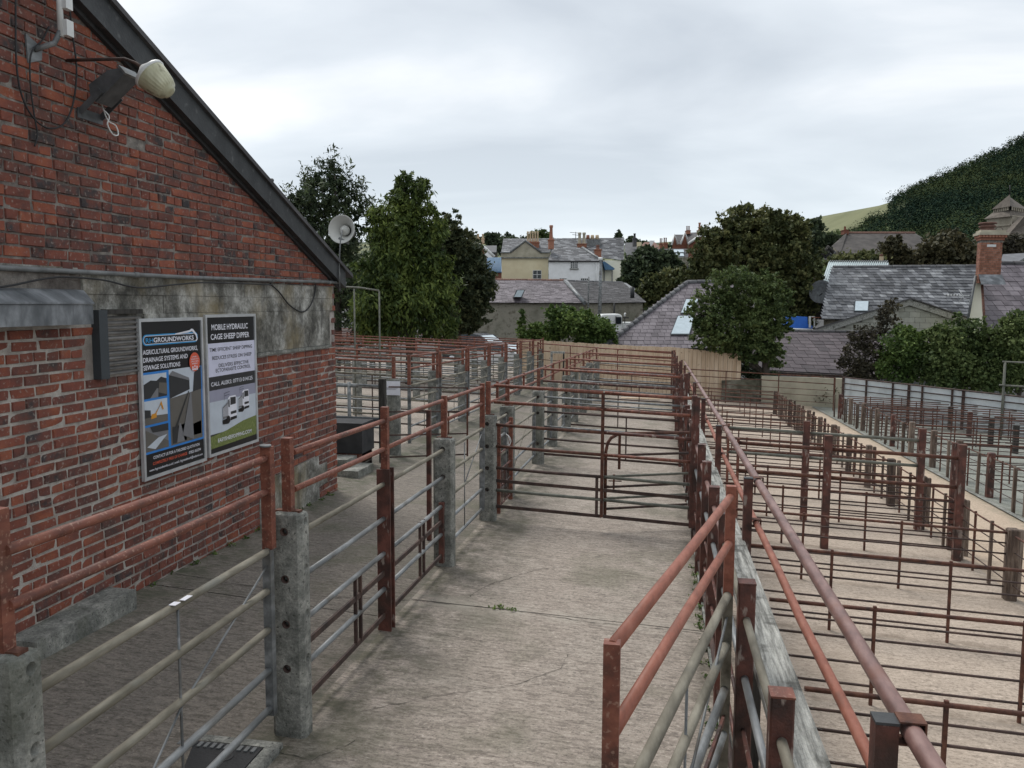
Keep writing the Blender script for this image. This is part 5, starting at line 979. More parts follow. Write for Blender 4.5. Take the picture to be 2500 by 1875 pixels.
# near hipped roof with skylights (behind the wooden fence)
D = 33; hr2 = thing('hipped_roof_building', 'low building with purple slate hipped roof and two roof windows behind the wooden fence', 'building', W(*b2(1700, 1290), D))
BL, BR, TR, TL = W(*b2(1180, 1292), D), W(*b2(2560, 1292), D), W(*b2(2560, 690), D+4.2), W(*b2(1945, 703), D+4.2)
slates(hr2, BL, BR, TR, TL, 19, .265, 'slate_purple', 300, .018, jit=.05)
ridge(hr2, TL+Vector((0, 0, .02)), TR+Vector((0, 0, .02)), .11, .42); ridge(hr2, W(*b2(1180, 1292), D)+Vector((0, 0, .03)), TL+Vector((0, 0, .02)), .11, .36)
fac(hr2, [(1190, 1296), (2550, 1296), (2550, 1420), (1190, 1420)], D+.2, 'stone', 4, 'wall', b2)
def onroof(x, y):   # a point on this roof plane at a photo position
    n_ = (BR-BL).cross(TL-BL).normalized(); d_ = ray(*b2(x, y)); return CAM+d_*((BL-CAM).dot(n_)/d_.dot(n_)), n_ if n_.z > 0 else -n_
for q_ in (((1800, 1175), (1960, 1175), (2010, 1015), (1862, 1015)), ((1888, 985), (1990, 985), (2040, 865), (1935, 865))):
    pts = [onroof(*p) for p in q_]; nn = pts[0][1]; c_ = sum((p[0] for p in pts), Vector())/4
    sk = MB().poly([c_+(p[0]-c_)*1.09+nn*.045 for p in pts], nn*.03).build('roof_window', M['frame_grey'], hr2); MB().poly([p[0]+nn*.078 for p in pts], nn*.01).build('pane', M['sky_glass'], sk)
# plum slate roof over the cream wall
D = 28.2; pl_ = thing('plum_roof_shed', 'long low shed with plum coloured slate roof behind the cream wall', 'shed', W(*z3(900, 1150), D))
BL, BR, TR, TL = W(*z3(560, 1112), D), W(*z3(2400, 1205), D-.4), W(*z3(2400, 905), D+3), W(*z3(640, 882), D+3.2)
slates(pl_, BL, BR, TR, TL, 12, .40, 'slate_plum', 300, .018, jit=.12); ridge(pl_, TL, TR, .09, .45, 'slate_dark')
MB().bar(BL-Vector((0, .05, .06)), BR-Vector((0, .05, .06)), .10, .07).build('gutter', M['rust_dark'], pl_)
# block gable shed
D = 34; gs = thing('block_gable_shed', 'grey concrete block gable end with weathered timber verge boards', 'shed', W(*z3(1500, 880), D))
AP, LE, RE = (1528, 690), (950, 874), (1880, 806)
fac(gs, [(1040, 1000), (1040, 850), (1526, 704), (1880, 810), (1880, 1000)], D+.02, 'mortar', 5, 'wall', z3)
ex = Vector((math.cos(YAW), math.sin(YAW), 0))
o_ = W(*z3(1040, 960), D); 
for r_ in range(16):
    for c_ in range(28):
        x = c_*.435-(.22 if r_ % 2 else 0); z_ = r_*.225
        P = o_+ex*x+Vector((0, 0, z_)); px_, py_, _k = px_of(P+ex*.21+Vector((0, 0, .24))); zx, zy = (px_-1600)*2.458, (py_-450)*2.458
        lim = 704+(1528-zx)*(874-690)/(1528-950) if zx < 1528 else 704+(zx-1528)*(806-690)/(1880-1528)
        if zy > lim+4 and 1040 < zx < 1870: MB().obox(P-FH*.012, ex*.424, FH*.05, Vector((0, 0, .214))).build('block', M['block'], gs)
for a_, b_ in ((LE, AP), (AP, RE)):
    p, q_ = W(*z3(*a_), D-.15), W(*z3(*b_), D-.15); MB().poly([p, q_, q_-Vector((0, 0, .24)), p-Vector((0, 0, .24))], FH*.05).build('verge_board', M['wood_grey'], gs)
    MB().poly([p+Vector((0, 0, .06))-FH*.08, q_+Vector((0, 0, .06))-FH*.08, q_+(q_-CAM)*.13+Vector((0, 0, -.05)), p+(q_-CAM)*.13+Vector((0, 0, -.05))], (0, 0, -.05)).build('roof', M['slate_dark'], gs)
# big grey slate roof
D = 41; bg_ = thing('slate_roof_barn', 'broad building with big mottled grey slate roof, roof window and aerial', 'building', W(*z3(1400, 820), D))
BL, BR, TR, TL = W(*z3(1000, 808), D), W(*z3(1940, 846), D), W(*z3(1945, 494), D+4.5), W(*z3(1066, 500), D+4.5)
slates(bg_, BL, BR, TR, TL, 19, .31, 'slate', 300, .035, jit=.12); ridge(bg_, TL, TR, .12, .75)
fac(bg_, [(1010, 812), (1935, 850), (1935, 960), (1010, 960)], D+.3, 'stone', 4, 'wall', z3)
def plane_pt(px_, py_, BL, BR, TL):
    n_ = (BR-BL).cross(TL-BL).normalized(); d_ = ray(px_, py_); return CAM+d_*((BL-CAM).dot(n_)/d_.dot(n_)), (n_ if n_.z > 0 else -n_)
pts = [plane_pt(*z3(*p), BL, BR, TL) for p in ((1194, 768), (1270, 768), (1275, 712), (1198, 712))]; nn = pts[0][1]; c_ = sum((p[0] for p in pts), Vector())/4
sk = MB().poly([c_+(p[0]-c_)*1.14+nn*.04 for p in pts], nn*.06).build('roof_window', M['frame_grey'], bg_); MB().poly([p[0]+nn*.102 for p in pts], nn*.01).build('pane', M['sky_glass'], sk)
a2_ = thing('tv_aerial', 'white toothed aerial lying across the big grey slate roof by the chimney', 'aerial', W(*z3(1830, 660), D-.3))
MB().tube([W(*z3(1745, 666), D-.3), W(*z3(1885, 668), D-.3)], .022, 5).build('boom', M['plastic_white'], a2_); MB().tube([W(*z3(1822, 632), D-.3), W(*z3(1845, 668), D-.3), W(*z3(1820, 710), D-.3)], .018, 5).build('reflector', M['plastic_white'], a2_)
MB().tube([W(*z3(1845, 668), D-.3), W(*z3(1850, 685), D-.3), W(*z3(1880, 692), D-.2), W(*z3(1900, 740), D-.2)], .02, 5).build('mast', M['plastic_white'], a2_)
for i in range(9): MB().tube([W(*z3(1748+9*i, 660), D-.35), W(*z3(1749+9*i, 672), D-.35)], .016, 4).build('director', M['plastic_white' if i % 2 else 'black'], a2_)
# white metal roof behind, with dark opening, satellite dish, blue load
mr_ = thing('metal_roof_shed', 'open dark shed with pale grey green metal roof beside the chestnut tree', 'shed', W(*z3(1100, 620), 54))
MB().poly([W(*z3(990, 612), 50), W(*z3(1330, 612), 50), W(*z3(1400, 470), 55), W(*z3(1040, 466), 55)], (0, 0, -.1)).build('roof', M['metal_roof'], mr_)
for i in range(28): MB().tube([W(*z3(1045+12.6*i, 465), 55), W(*z3(995+12.6*i, 612), 49.9)], .035, 4).build('rib', M['metal_roof'], mr_)
for i in range(28): MB().tube([W(*z3(1048+12.6*i, 463), 55), W(*z3(1053+12.6*i, 463), 55)], .09, 5).build('ridge_cap', M['conduit'], mr_)
fac(mr_, [(840, 700), (1020, 700), (1020, 812), (840, 812)], 47, 'black', .2, 'opening', z3); fac(mr_, [(880, 670), (1035, 670), (1030, 706), (880, 704)], 46.8, 'conduit', .3, 'fascia', z3)
dsh = thing('satellite_dish', 'grey satellite dish on the corner of the open shed', 'satellite dish', W(*z3(995, 645), 45)); ax = (CAM+Vector((-8, 0, 6))-W(*z3(995, 645), 45)).normalized()
MB().lathe(W(*z3(995, 645), 45), ax, [(.001, -.13), (.3, -.10), (.5, -.04), (.62, .03), (.635, .02), (.5, -.06), (.3, -.12), (.001, -.15)], 24).build('dish', M['conduit'], dsh); MB().tube([W(*z3(985, 668), 45), W(*z3(1000, 655), 44)], .03, 5).build('arm', M['black'], dsh)
bt = thing('blue_trailer', 'bright blue sheeted trailer with a white tailgate frame under the open shed', 'trailer', W(*z3(870, 860), 42))
MB().poly([W(*z3(*p), 42) for p in ((780, 868), (942, 872), (945, 850), (915, 838), (912, 795), (862, 792), (800, 800))], FH*2).build('sheet', M['tarp'] if 'tarp' in M else flat('blue_tarpaulin', (.03, .16, .62), .5, bump=.3), bt)
for q_ in ((920, 792, 934, 860), (936, 792, 958, 796), (944, 812, 962, 816), (950, 792, 958, 858), (975, 808, 980, 850), (962, 825, 1000, 829)): fac(bt, [(q_[0], q_[1]), (q_[2], q_[1]), (q_[2], q_[3]), (q_[0], q_[3])], 41.8, 'plastic_white', .08, 'tailgate_bar', z3)
MB().tube([W(*z3(790, 868), 41.7), W(*z3(945, 872), 41.7)], .05, 6).build('side_rail', M['plastic_white'], bt)
fac(bt, [(940, 797), (1000, 797), (1000, 802), (940, 802)], 41.6, 'brick_far', .1, 'lamp_bar', z3)
for x in (820, 880): MB().lathe(W(*z3(x, 915), 41.9), FH, [(.001, 0), (.35, 0), (.42, .05), (.42, .25), (.001, .25)], 18).build('wheel', M['black'], bt)
# chimney house at the right
D = 32; ch_ = thing('chimney_house', 'plum slate roofed house with cream gable strip and tall orange brick chimney', 'house', W(*z3(2000, 900), D))
fac(ch_, [(1924, 542), (1957, 542), (1985, 1000), (1850, 1000)], D, 'cream2', 4, 'gable_wall', z3)
BL, BR, TR, TL = W(*z3(1988, 980), D-1.2), W(*z3(2750, 1000), D-1.2), W(*z3(2750, 470), D+3.2), W(*z3(1962, 478), D+3.2)
slates(ch_, BL, BR, TR, TL, 17, .37, 'slate_purple', 300, .022, jit=.12); ridge(ch_, W(*z3(2070, 478), D+3.2), TR, .12, .5, 'slate_dark')
MB().tube([W(*z3(1957, 560), D-.05), W(*z3(1985, 1000), D-1.25)], .05, 5).build('verge_strip', M['rust'], ch_)
MB().tube([W(*z3(1922, 548), D-.1), W(*z3(1866, 860), D-.1)], .05, 5).build('verge_strip', M['conduit'], ch_)
A_, B_ = W(*z3(1955, 335), D-.3), W(*z3(2072, 545), D-.3); wd = (B_-A_).dot(ex); zt0, zb0 = A_.z, B_.z-.3
st = MB().obox((A_.x, A_.y, zb0), ex*wd, FH*.55+ex*.17, Vector((0, 0, zt0-zb0))).build('chimney', M['mortar'], ch_)
ncr = int((zt0-zb0)/.085)
for r_ in range(ncr):
    k_ = 6; 
    for c_ in range(k_+1):
        x0_ = max(0, wd*(c_-.5*(r_ % 2))/k_); x1_ = min(wd, wd*(c_+1-.5*(r_ % 2))/k_-.012)
        if x1_-x0_ > .05: MB().obox(Vector((A_.x, A_.y, zb0+r_*.085))+ex*x0_-FH*.008, ex*(x1_-x0_), FH*.05, Vector((0, 0, .074))).build('brick', M['brick_chimney'], st)
mb = MB()
for r_ in range(ncr):
    for c_ in range(3):
        a_ = (FH*.55+ex*.17); o2 = Vector((A_.x, A_.y, zb0+r_*.085))+a_*((c_+.0)/3); mb.obox(o2-ex*.006, a_*(1/3-.02), ex*.04, Vector((0, 0, .074)))
stuff(mb.build('brick', M['brick_chimney'], st))
sd_ = FH*.55+ex*.17
for i, (g_, h0, hh) in enumerate(((.05, 0, .10), (.10, .10, .09), (.15, .19, .10), (.07, .29, .09))):
    MB().obox(Vector((A_.x, A_.y, zt0+h0))-ex*g_-FH*g_, ex*(wd+2*g_), sd_*(1+2*g_)+FH*g_, Vector((0, 0, hh-.004))).build('corbel_course', M['brick_chimney' if i < 2 else 'render_grey'], st)
for i in range(9): MB().obox(Vector((A_.x, A_.y, zt0+.10))-ex*.13-FH*.13+ex*((wd+.26)*i/9), ex*.07, FH*.05, Vector((0, 0, .09))).build('dentil', M['brick_chimney'], st)
pc_ = Vector((A_.x, A_.y, zt0+.38))+ex*(.28)+sd_*.5
MB().lathe(pc_, (0, 0, 1), [(.30, 0), (.26, .05), (.22, .10), (.30, .12), (.30, .17), (.18, .22), (.33, .25), (.30, .30), (.001, .31)], 20).build('chimney_pot', M['clay_tile'], st)
MB().tube([pc_+ex*.45+Vector((0, 0, .02+.12*math.sin(t*.5)))+ex*.14*(-math.cos(t*.5)) for t in range(14)], .012, 5).build('cowl_wire', M['rust_dark'], st)
fc_ = Vector((A_.x, A_.y, zt0-.25))-FH*.02+ex*(wd*.28); MB().obox(fc_, ex*.34, FH*.02, Vector((0, 0, .09))).build('flue_plate', M['plastic_white'], st)
MB().poly([Vector((A_.x, A_.y, zb0+.32))-ex*.02-FH*.02, Vector((A_.x, A_.y, zb0+.32))+ex*(wd+.03)-FH*.02, Vector((A_.x, A_.y, zb0-.06))+ex*(wd+.06)-FH*.3, Vector((A_.x, A_.y, zb0-.06))-ex*.05-FH*.3], FH*.03).build('lead_flashing', M['leadwork'], ch_)
# old long-roofed hall, timbered gable, small roofs, church
D = 118; th_ = thing('long_hall', 'long hall with sweeping dark brown roof below the wooded hill', 'building', W(*z3(1350, 440), D))
MB().poly([W(*z3(*p), d) for p, d in (((1060, 372), D+2), ((1112, 412), D-1), ((1150, 291), D+6))], FH*.3).build('hip_roof', M['thatch'], th_)
MB().poly([W(*z3(1112, 414), D-1), W(*z3(1660, 420), D-1), W(*z3(1555, 290), D+7), W(*z3(1150, 290), D+7)], (0, 0, -.3)).build('roof', M['thatch'], th_)
MB().poly([W(*z3(1660, 420), D-1), W(*z3(1700, 380), D+4), W(*z3(1555, 290), D+7)], (0, 0, -.3)).build('hip_roof', M['thatch'], th_)
MB().tube([W(*z3(1150, 292), D+6.8), W(*z3(1557, 292), D+6.8)], .22, 6).build('ridge_cap', M['clay_tile'], th_)
fac(th_, [(1066, 378), (1112, 412), (1112, 445), (1066, 445)], D, 'churchstone', 6, 'wall', z3); fac(th_, [(1116, 410), (1640, 412), (1640, 460), (1116, 460)], D+.6, 'dark_wood', 4, 'wall', z3)
chimney(th_, 1133, 272, 1160, 300, D+6, z3, 'brick_far', 1, 'brick_far', deep=1.2, poth=.5)
D = 112; tg = thing('timbered_gable_house', 'small black and white timbered gable left of the long hall', 'house', W(*z3(1035, 430), D))
fac(tg, [(1012, 445), (1012, 420), (1036, 384), (1058, 410), (1058, 445)], D, 'white_paint', 3, 'gable_wall', z3)
MB().tube([W(*z3(1004, 424), D-.2), W(*z3(1036, 376), D-.2), W(*z3(1068, 410), D-.2)], .3, 5).build('verge_board', M['dark_wood'], tg)
for a_, b_ in (((1012, 424), (1058, 424)), ((1036, 384), (1036, 445)), ((1020, 445), (1030, 404)), ((1052, 445), (1042, 404)), ((1012, 436), (1058, 436))): MB().tube([W(*z3(*a_), D-.1), W(*z3(*b_), D-.1)], .12, 4).build('timber', M['black'], tg)
MB().poly([W(*z3(1036, 376), D), W(*z3(1070, 412), D), W(*z3(1085, 405), D+6), W(*z3(1050, 376), D+6)], (0, 0, -.2)).build('roof', M['slate_dark'], tg)
D = 96; sg_ = thing('small_gable_house', 'small stone gable with pale bargeboard in front of the long hall', 'house', W(*z3(1590, 440), D))
fac(sg_, [(1545, 490), (1545, 440), (1606, 388), (1655, 430), (1655, 490)], D, 'stone', 5, 'wall', z3)
MB().tube([W(*z3(1536, 440), D-.2), W(*z3(1562, 438), D-.2), W(*z3(1612, 384), D-.2), W(*z3(1632, 408), D-.2)], .13, 5).build('verge_board', M['conduit'], sg_)
MB().poly([W(*z3(1532, 436), D-.3), W(*z3(1560, 438), D-.3), W(*z3(1612, 382), D-.3), W(*z3(1572, 386), D+4)], (0, 0, -.15)).build('roof', M['slate'], sg_)
fac(sg_, [(1545, 475), (1570, 475), (1570, 488), (1545, 488)], D-2, 'white_frame', .3, 'window', z3)
bc = thing('brick_chimney_stack', 'small buff chimney rising behind the metal shed roof', 'chimney', W(*z3(1356, 470), 80)); 
fac(bc, [(1343, 432), (1370, 432), (1370, 500), (1343, 500)], 80, 'pot', 1, 'stack', z3); MB().tube([W(*z3(1356, 432), 80.4), W(*z3(1356, 418), 80.4)], .15, 8).build('chimney_pot', M['clay_tile'], bc)
MB().poly([W(*z3(1376, 500), 79), W(*z3(1412, 500), 79), W(*z3(1395, 462), 82), W(*z3(1372, 462), 82)], (0, 0, -.2)).build('roof', M['slate_dark'], bc)
rr = thing('small_slate_roof', 'pale slate roof edge between the chimney and the churchyard bushes', 'building', W(*z3(2130, 470), 60))
MB().poly([W(*z3(2070, 472), 60), W(*z3(2160, 474), 60), W(*z3(2215, 440), 62), W(*z3(2250, 410), 66), W(*z3(2085, 420), 66)], (0, 0, -.15)).build('roof', M['slate'], rr); fac(rr, [(2072, 474), (2300, 450), (2300, 560), (2072, 560)], 60.3, 'stone', 4, 'wall', z3)
# church tower
D = 170; ct = thing('church_tower', 'stone church tower with pyramid roof and louvred bell stage', 'church', W(*z3(2120, 300), D))
def tw(x0, x1, xm, y0, y1, m, name, d0=0):    # a square stage seen cornerwise: two faces meeting at xm
    a_, b_, c_ = W(*z3(x0, y1), D+4+d0), W(*z3(xm, y1), D-1+d0*0), W(*z3(x1, y1), D+4+d0)
    h = W(*z3(xm, y0), D-1).z-b_.z; back = a_+(c_-b_); 
    return MB().poly([(p.x, p.y, b_.z) for p in (a_, b_, c_, back)], (0, 0, h)).build(name, M[m], ct)
tw(1978, 2290, 2128, 185, 420, 'churchstone', 'tower_wall'); tw(1974, 2294, 2128, 238, 246, 'churchstone', 'string_course')
def frus(xa0, xa1, xb0, xb1, xm, y0, y1, m, name):
    mb = MB(); lo = [W(*z3(xa0, y1), D+4), W(*z3(xm, y1), D-1.6), W(*z3(xa1, y1), D+4)]; zl = lo[1].z; hi = [W(*z3(xb0, y0), D+4), W(*z3(xm, y0), D-.4), W(*z3(xb1, y0), D+4)]; zh = hi[1].z
    lo.append(lo[0]+lo[2]-lo[1]); hi.append(hi[0]+hi[2]-hi[1])
    mb.add([(p.x, p.y, zl) for p in lo]+[(p.x, p.y, zh) for p in hi], [(0, 1, 5, 4), (1, 2, 6, 5), (2, 3, 7, 6), (3, 0, 4, 7), (4, 5, 6, 7), (0, 3, 2, 1)]); return mb.build(name, M[m], ct)
frus(1972, 2300, 2030, 2230, 2128, 152, 192, 'tower_tile', 'skirt_roof'); tw(2036, 2222, 2128, 132, 154, 'black', 'bell_stage')
for i in range(9):
    t = i/8; 
    for s0_, s1_ in ((W(*z3(2034, 153), D+3.9), W(*z3(2128, 153), D-1.3)), (W(*z3(2128, 153), D-1.3), W(*z3(2226, 153), D+3.9))):
        p = s0_.lerp(s1_, t); MB().bar((p.x, p.y, s1_.z if s0_ is None else W(*z3(2128, 153), D-1.3).z), (p.x, p.y, W(*z3(2128, 130), D-1.3).z), .28, .28).build('baluster', M['churchstone'], ct)
frus(2018, 2238, 2126, 2130, 2128, 60, 132, 'tower_tile', 'pyramid_roof'); MB().tube([W(*z3(2128, 60), D+1), W(*z3(2128, 5), D+1)], .12, 5).build('weathervane', M['black'], ct)
MB().poly([W(*z3(2090, 320), D-4), W(*z3(2130, 290), D-4), W(*z3(2215, 190), D-4), W(*z3(2330, 190), D+3), W(*z3(2330, 312), D-4)], FH*2).build('nave_roof', M['tower_tile'], ct)
fac(ct, [(2088, 312), (2330, 312), (2330, 420), (2088, 420)], D-5, 'churchstone', 8, 'nave_wall', z3)
for x in (2112, 2150, 2190): fac(ct, [(x, 350), (x, 335), (x+6, 322), (x+12, 335), (x+12, 350)], D-5.2, 'black', .3, 'lancet_window', z3)
# ------------------------------------------------------------------ vehicles
def car(label, loc, rz, body, L_=4.6, Hh=1.75, suv=True, cat='car'):
    r_ = thing('parked_car', label, cat, loc); B = Vector(loc); ca, sa = math.cos(rz), math.sin(rz)
    X = Vector((ca, sa, 0)); Y = Vector((-sa, ca, 0)); Z_ = Vector((0, 0, 1)); wd = .9
    def P(x, y, z): return B+X*x+Y*y+Z_*z
    prof = [(-2.25, .45), (-2.3, .8), (-2.25, 1.0), (-2.15, 1.05), (.75, 1.08), (1.3, 1.02), (2.1, .88), (2.28, .7), (2.28, .42), (1.9, .35), (-1.9, .35)]
    mb = MB(); n = len(prof); ys = [(-wd, .0), (-wd*.96, .03), (wd*.96, .03), (wd, 0)]
    vs = [P(x, y, z) for y in (-wd, wd) for x, z in prof]; mb.add(vs, [tuple(range(n)), tuple(range(2*n-1, n-1, -1))]+[(i, i+n, (i+1) % n+n, (i+1) % n) for i in range(n)]); bo = mb.build('body', body, r_)
    bv = bo.modifiers.new('bevel', 'BEVEL'); bv.width = .06; bv.segments = 2
    gp = [(-2.15, 1.05), (-1.95, Hh-.12), (-1.6, Hh-.02), (-.2, Hh), (.25, Hh-.08), (1.12, 1.08)]; n = len(gp)
    vs = [P(x, s*(wd-.02-.16*(z-1.05)/.7), z) for s in (-1, 1) for x, z in gp]
    MB().add(vs, [tuple(range(n)), tuple(range(2*n-1, n-1, -1))]+[(i, i+n, (i+1) % n+n, (i+1) % n) for i in range(n)]).build('glasshouse', M['glass'], r_)
    rf = [(-1.95, Hh-.10), (-1.6, Hh), (-.2, Hh+.02), (.25, Hh-.06), (.2, Hh-.10), (-1.9, Hh-.14)]; n = 6
    MB().add([P(x, s*(wd-.17), z) for s in (-1, 1) for x, z in rf], [tuple(range(n)), tuple(range(2*n-1, n-1, -1))]+[(i, i+n, (i+1) % n+n, (i+1) % n) for i in range(n)]).build('roof', body, r_)
    for s in (-1, 1):
        for a_, b_ in (((.25, Hh-.07), (1.14, 1.06)), ((-.55, Hh-.03), (-.5, 1.06)), ((-2.0, Hh-.12), (-2.17, 1.05))):
            MB().bar(P(a_[0], s*(wd-.15), a_[1]), P(b_[0], s*(wd-.01), b_[1]), .06, .06).build('pillar', body, r_)
        MB().tube([P(-1.7, s*.7, Hh+.06), P(-.1, s*.7, Hh+.07)], .02, 6).build('roof_rail', M['black'], r_)
        for x in (-1.4, 1.45):
            wl = MB().lathe(P(x, s*(wd+.01), .34), Y*s, [(.001, 0), (.2, 0), (.22, -.02), (.34, -.02), (.34, -.22), (.001, -.22)], 20).build('wheel', M['black'], r_)
            MB().lathe(P(x, s*(wd+.02), .34), Y*s, [(.001, .0), (.2, .0), (.21, -.02)], 12).build('hub', M['alu'], wl)
        MB().obox(P(2.2, s*.62-.15, .72), X*.1, Y*.3, Z_*.13).build('headlight', M['sky_glass'], r_); MB().obox(P(-2.33, s*.75-.1, .8), X*.06, Y*.2, Z_*.25).build('tail_light', M['p_orange'], r_)
        MB().obox(P(.9, s*(wd+.08)-.08, 1.05), X*.12, Y*.16, Z_*.12).build('mirror', body, r_)
    MB().obox(P(2.27, -.45, .58), X*.04, Y*.9, Z_*.14).build('grille', M['black'], r_); MB().poly([P(1.12, -.72, 1.10), P(1.12, .72, 1.10), P(.28, .62, Hh-.08), P(.28, -.62, Hh-.08)], X*.012+Z_*.012).build('windscreen', M['sky_glass'], r_)
    MB().obox(P(2.29, -.26, .43), X*.02, Y*.52, Z_*.11).build('number_plate', M['p_white'], r_)
    return r_
pt = W(1178, 820, 45)
car('dark estate car with roof rails parked beyond the cattle pens', (pt.x, pt.y, -1.02), R(-18), flat('dark_car_paint', (.02, .022, .028), .25), Hh=1.72)
pt = W(1232, 850, 40.5)
car('silver car partly hidden behind the cattle pen rails beyond the dark estate', (pt.x+.2, pt.y, -1.0), R(-32), flat('silver_car_paint', (.52, .53, .54), .3, .3), Hh=1.40)
lr = thing('white_lorry', 'white lorry cab showing between the bush and the purple hipped roof', 'lorry', W(*b2(1270, 1200), 43))
P = lambda x, y, d: W(*b2(x, y), d)
cab = MB(); fr = [(1168, 1000), (1185, 986), (1330, 982), (1355, 992), (1362, 1010), (1362, 1180), (1170, 1180)]
cab.poly([P(x, y, 43) for x, y in fr], FH*2.1); cabo = cab.build('cab', M['plastic_white'], lr); bv = cabo.modifiers.new('b', 'BEVEL'); bv.width = .08; bv.segments = 3
fac(lr, [(1188, 1025), (1245, 1025), (1252, 1040), (1250, 1085), (1215, 1088), (1190, 1060)], 42.97, 'glass', .05, 'side_window', b2); fac(lr, [(1305, 1010), (1352, 1010), (1352, 1072), (1305, 1072)], 42.95, 'glass', .05, 'windscreen', b2)
MB().tube([P(1385, 1005, 42.6), P(1382, 985, 42.6), P(1392, 975, 42.6)], .05, 6).build('beacon', M['plastic_white'], lr)
for q_ in ((1362, 1012, 1420, 1022), (1380, 1020, 1388, 1070), (1300, 1004, 1308, 1080)): fac(lr, [(q_[0], q_[1]), (q_[2], q_[1]), (q_[2], q_[3]), (q_[0], q_[3])], 42.9, 'black', .1, 'mirror_arm', b2)
fac(lr, [(1362, 1060), (1560, 1060), (1560, 1150), (1362, 1150)], 43.5, 'plastic_white', 2, 'load_body', b2)
for x in (1210, 1330): MB().lathe(P(x, 1215, 42.95), FH, [(.001, 0), (.4, 0), (.45, .05), (.45, .3), (.001, .3)], 18).build('wheel', M['black'], lr)
# ------------------------------------------------------------------ vegetation
def leafcloud(name, blobs, n, size, m, parent=None, clump=.10, per=26, droop=0., asp=1.7, flatz=.7, shell=.75, up_=.5, kind=None):
    """blobs: (centre, (rx, ry, rz)); leaves grow in clumps spread through each blob"""
    vol = np.array([b[1][0]*b[1][1]*b[1][2] for b in blobs])**(2/3); vol /= vol.sum(); K = max(4, n//per)
    bi = rng.choice(len(blobs), K, p=vol); C0 = np.array([tuple(b[0]) for b in blobs])[bi]; Rr = np.array([b[1] for b in blobs])[bi]
    d = rng.normal(size=(K, 3)); d /= np.linalg.norm(d, axis=1)[:, None]; rad = 1-(1-shell)*0-(rng.random(K)**1.6)*(.62)
    rad *= 1+rng.normal(size=K)*.06
    cc = C0+d*Rr*rad[:, None]; m_r = Rr.mean(1)
    idx = np.repeat(np.arange(K), per); N_ = len(idx)
    off = rng.normal(size=(N_, 3))*(clump*m_r[idx])[:, None]; off[:, 2] *= flatz
    if droop: off[:, 2] -= np.abs(rng.normal(size=N_))*clump*m_r[idx]*droop
    Pp = cc[idx]+off
    ax_ = d[idx]*.6+rng.normal(size=(N_, 3))*.75; ax_[:, 2] -= droop*.9; ax_ /= np.linalg.norm(ax_, axis=1)[:, None]
    nr = rng.normal(size=(N_, 3))*.55+d[idx]*.5; nr[:, 2] += up_; bs_ = np.cross(nr, ax_); bs_ /= np.linalg.norm(bs_, axis=1)[:, None]+1e-9
    s = size*(.45+1.15*rng.random(N_)**1.5)[:, None]
    V = np.stack([Pp-ax_*s*asp*.5, Pp+bs_*s*.5, Pp+ax_*s*asp*.5, Pp-bs_*s*.5], 1).reshape(-1, 3)
    if parent: V = V-np.array(root_of(parent).location)
    me = rawmesh(name, V, np.arange(len(V)).reshape(-1, 4), m); o = bpy.data.objects.new(name, me); COL.objects.link(o)
    if parent: o.parent = parent
    if kind: o['kind'] = kind
    return o
def pb(D, lst, dz=.85):     # crown lobes given where they show: (px, py, radius px, radius py)
    return [(W(x, y, D+(dd[0] if dd else 0)), (rx*D/FPX, rx*D/FPX*dz, ry*D/FPX)) for x, y, rx, ry, *dd in lst]
def sublobes(bl_):
    out = []
    for c_, rr_ in bl_:
        out.append((c_, rr_))
        for _ in range(5):
            d_ = Vector((random.gauss(0, 1), random.gauss(0, 1)-.4, random.gauss(.25, 1))).normalized(); k = random.uniform(.26, .46); f = random.uniform(.75, 1.08)
            out.append((c_+Vector((d_.x*rr_[0], d_.y*rr_[1], d_.z*rr_[2]))*f, tuple(v*k for v in rr_)))
    return out
def tree(name, label, D, lobes, n, size, m, base_px, trunk=.18, cat='tree', group=None, **kw):
    B = W(base_px[0], base_px[1], D); B.z = min(B.z, -1.0); r_ = thing(name, label, cat, B, group); bl_ = pb(D, lobes)
    leafcloud('crown', sublobes(bl_), n, size, M[m], r_, **kw)
    top = max(bl_, key=lambda b: b[0].z)[0]; mb = MB(); mb.tube([B, B.lerp(top, .3)+Vector((.1, 0, 0)), B.lerp(top, .6), top], [trunk, trunk*.75, trunk*.5, trunk*.15], 8)
    for c_, rr_ in bl_[:10]: s_ = B.lerp(top, .25+.3*random.random()); mb.tube([s_, s_.lerp(c_, .5)+Vector((0, 0, -.1*rr_[2])), c_], [trunk*.4, trunk*.25, trunk*.06], 6)
    mb.build('trunk', M['bark'], r_); return r_
tree('ash_tree', 'dark open crowned tree rising behind the loudspeaker', 31, [(775, 500, 62, 62), (820, 465, 32, 38), (738, 545, 48, 60), (800, 590, 80, 75), (850, 535, 32, 45), (765, 680, 55, 90), (845, 670, 55, 100), (860, 780, 60, 70), (818, 430, 16, 24), (785, 445, 22, 22), (880, 570, 18, 24), (705, 520, 16, 20)],
     23000, .07, 'leaf_dark', (820, 850), .16, clump=.11, per=30, asp=2.3, flatz=.9)
sp2 = [(816, 385, 7, 30), (816, 420, 14, 26), (752, 428, 12, 26), (848, 425, 9, 32), (883, 455, 7, 26), (780, 415, 9, 26), (800, 412, 10, 28), (893, 500, 20, 22), (868, 475, 14, 24), (705, 480, 10, 30), (690, 500, 7, 24), (905, 530, 12, 30), (838, 470, 22, 30), (765, 455, 22, 26)]
tw_ = thing('ash_tree', 'thin pale leader shoots standing out of the dark tree behind the loudspeaker', 'tree', W(816, 480, 31.5))
leafcloud('shoots', pb(31.5, sp2), 3000, .055, M['leaf_dark'], tw_, clump=.5, per=3, asp=3.2)
mb = MB(); 
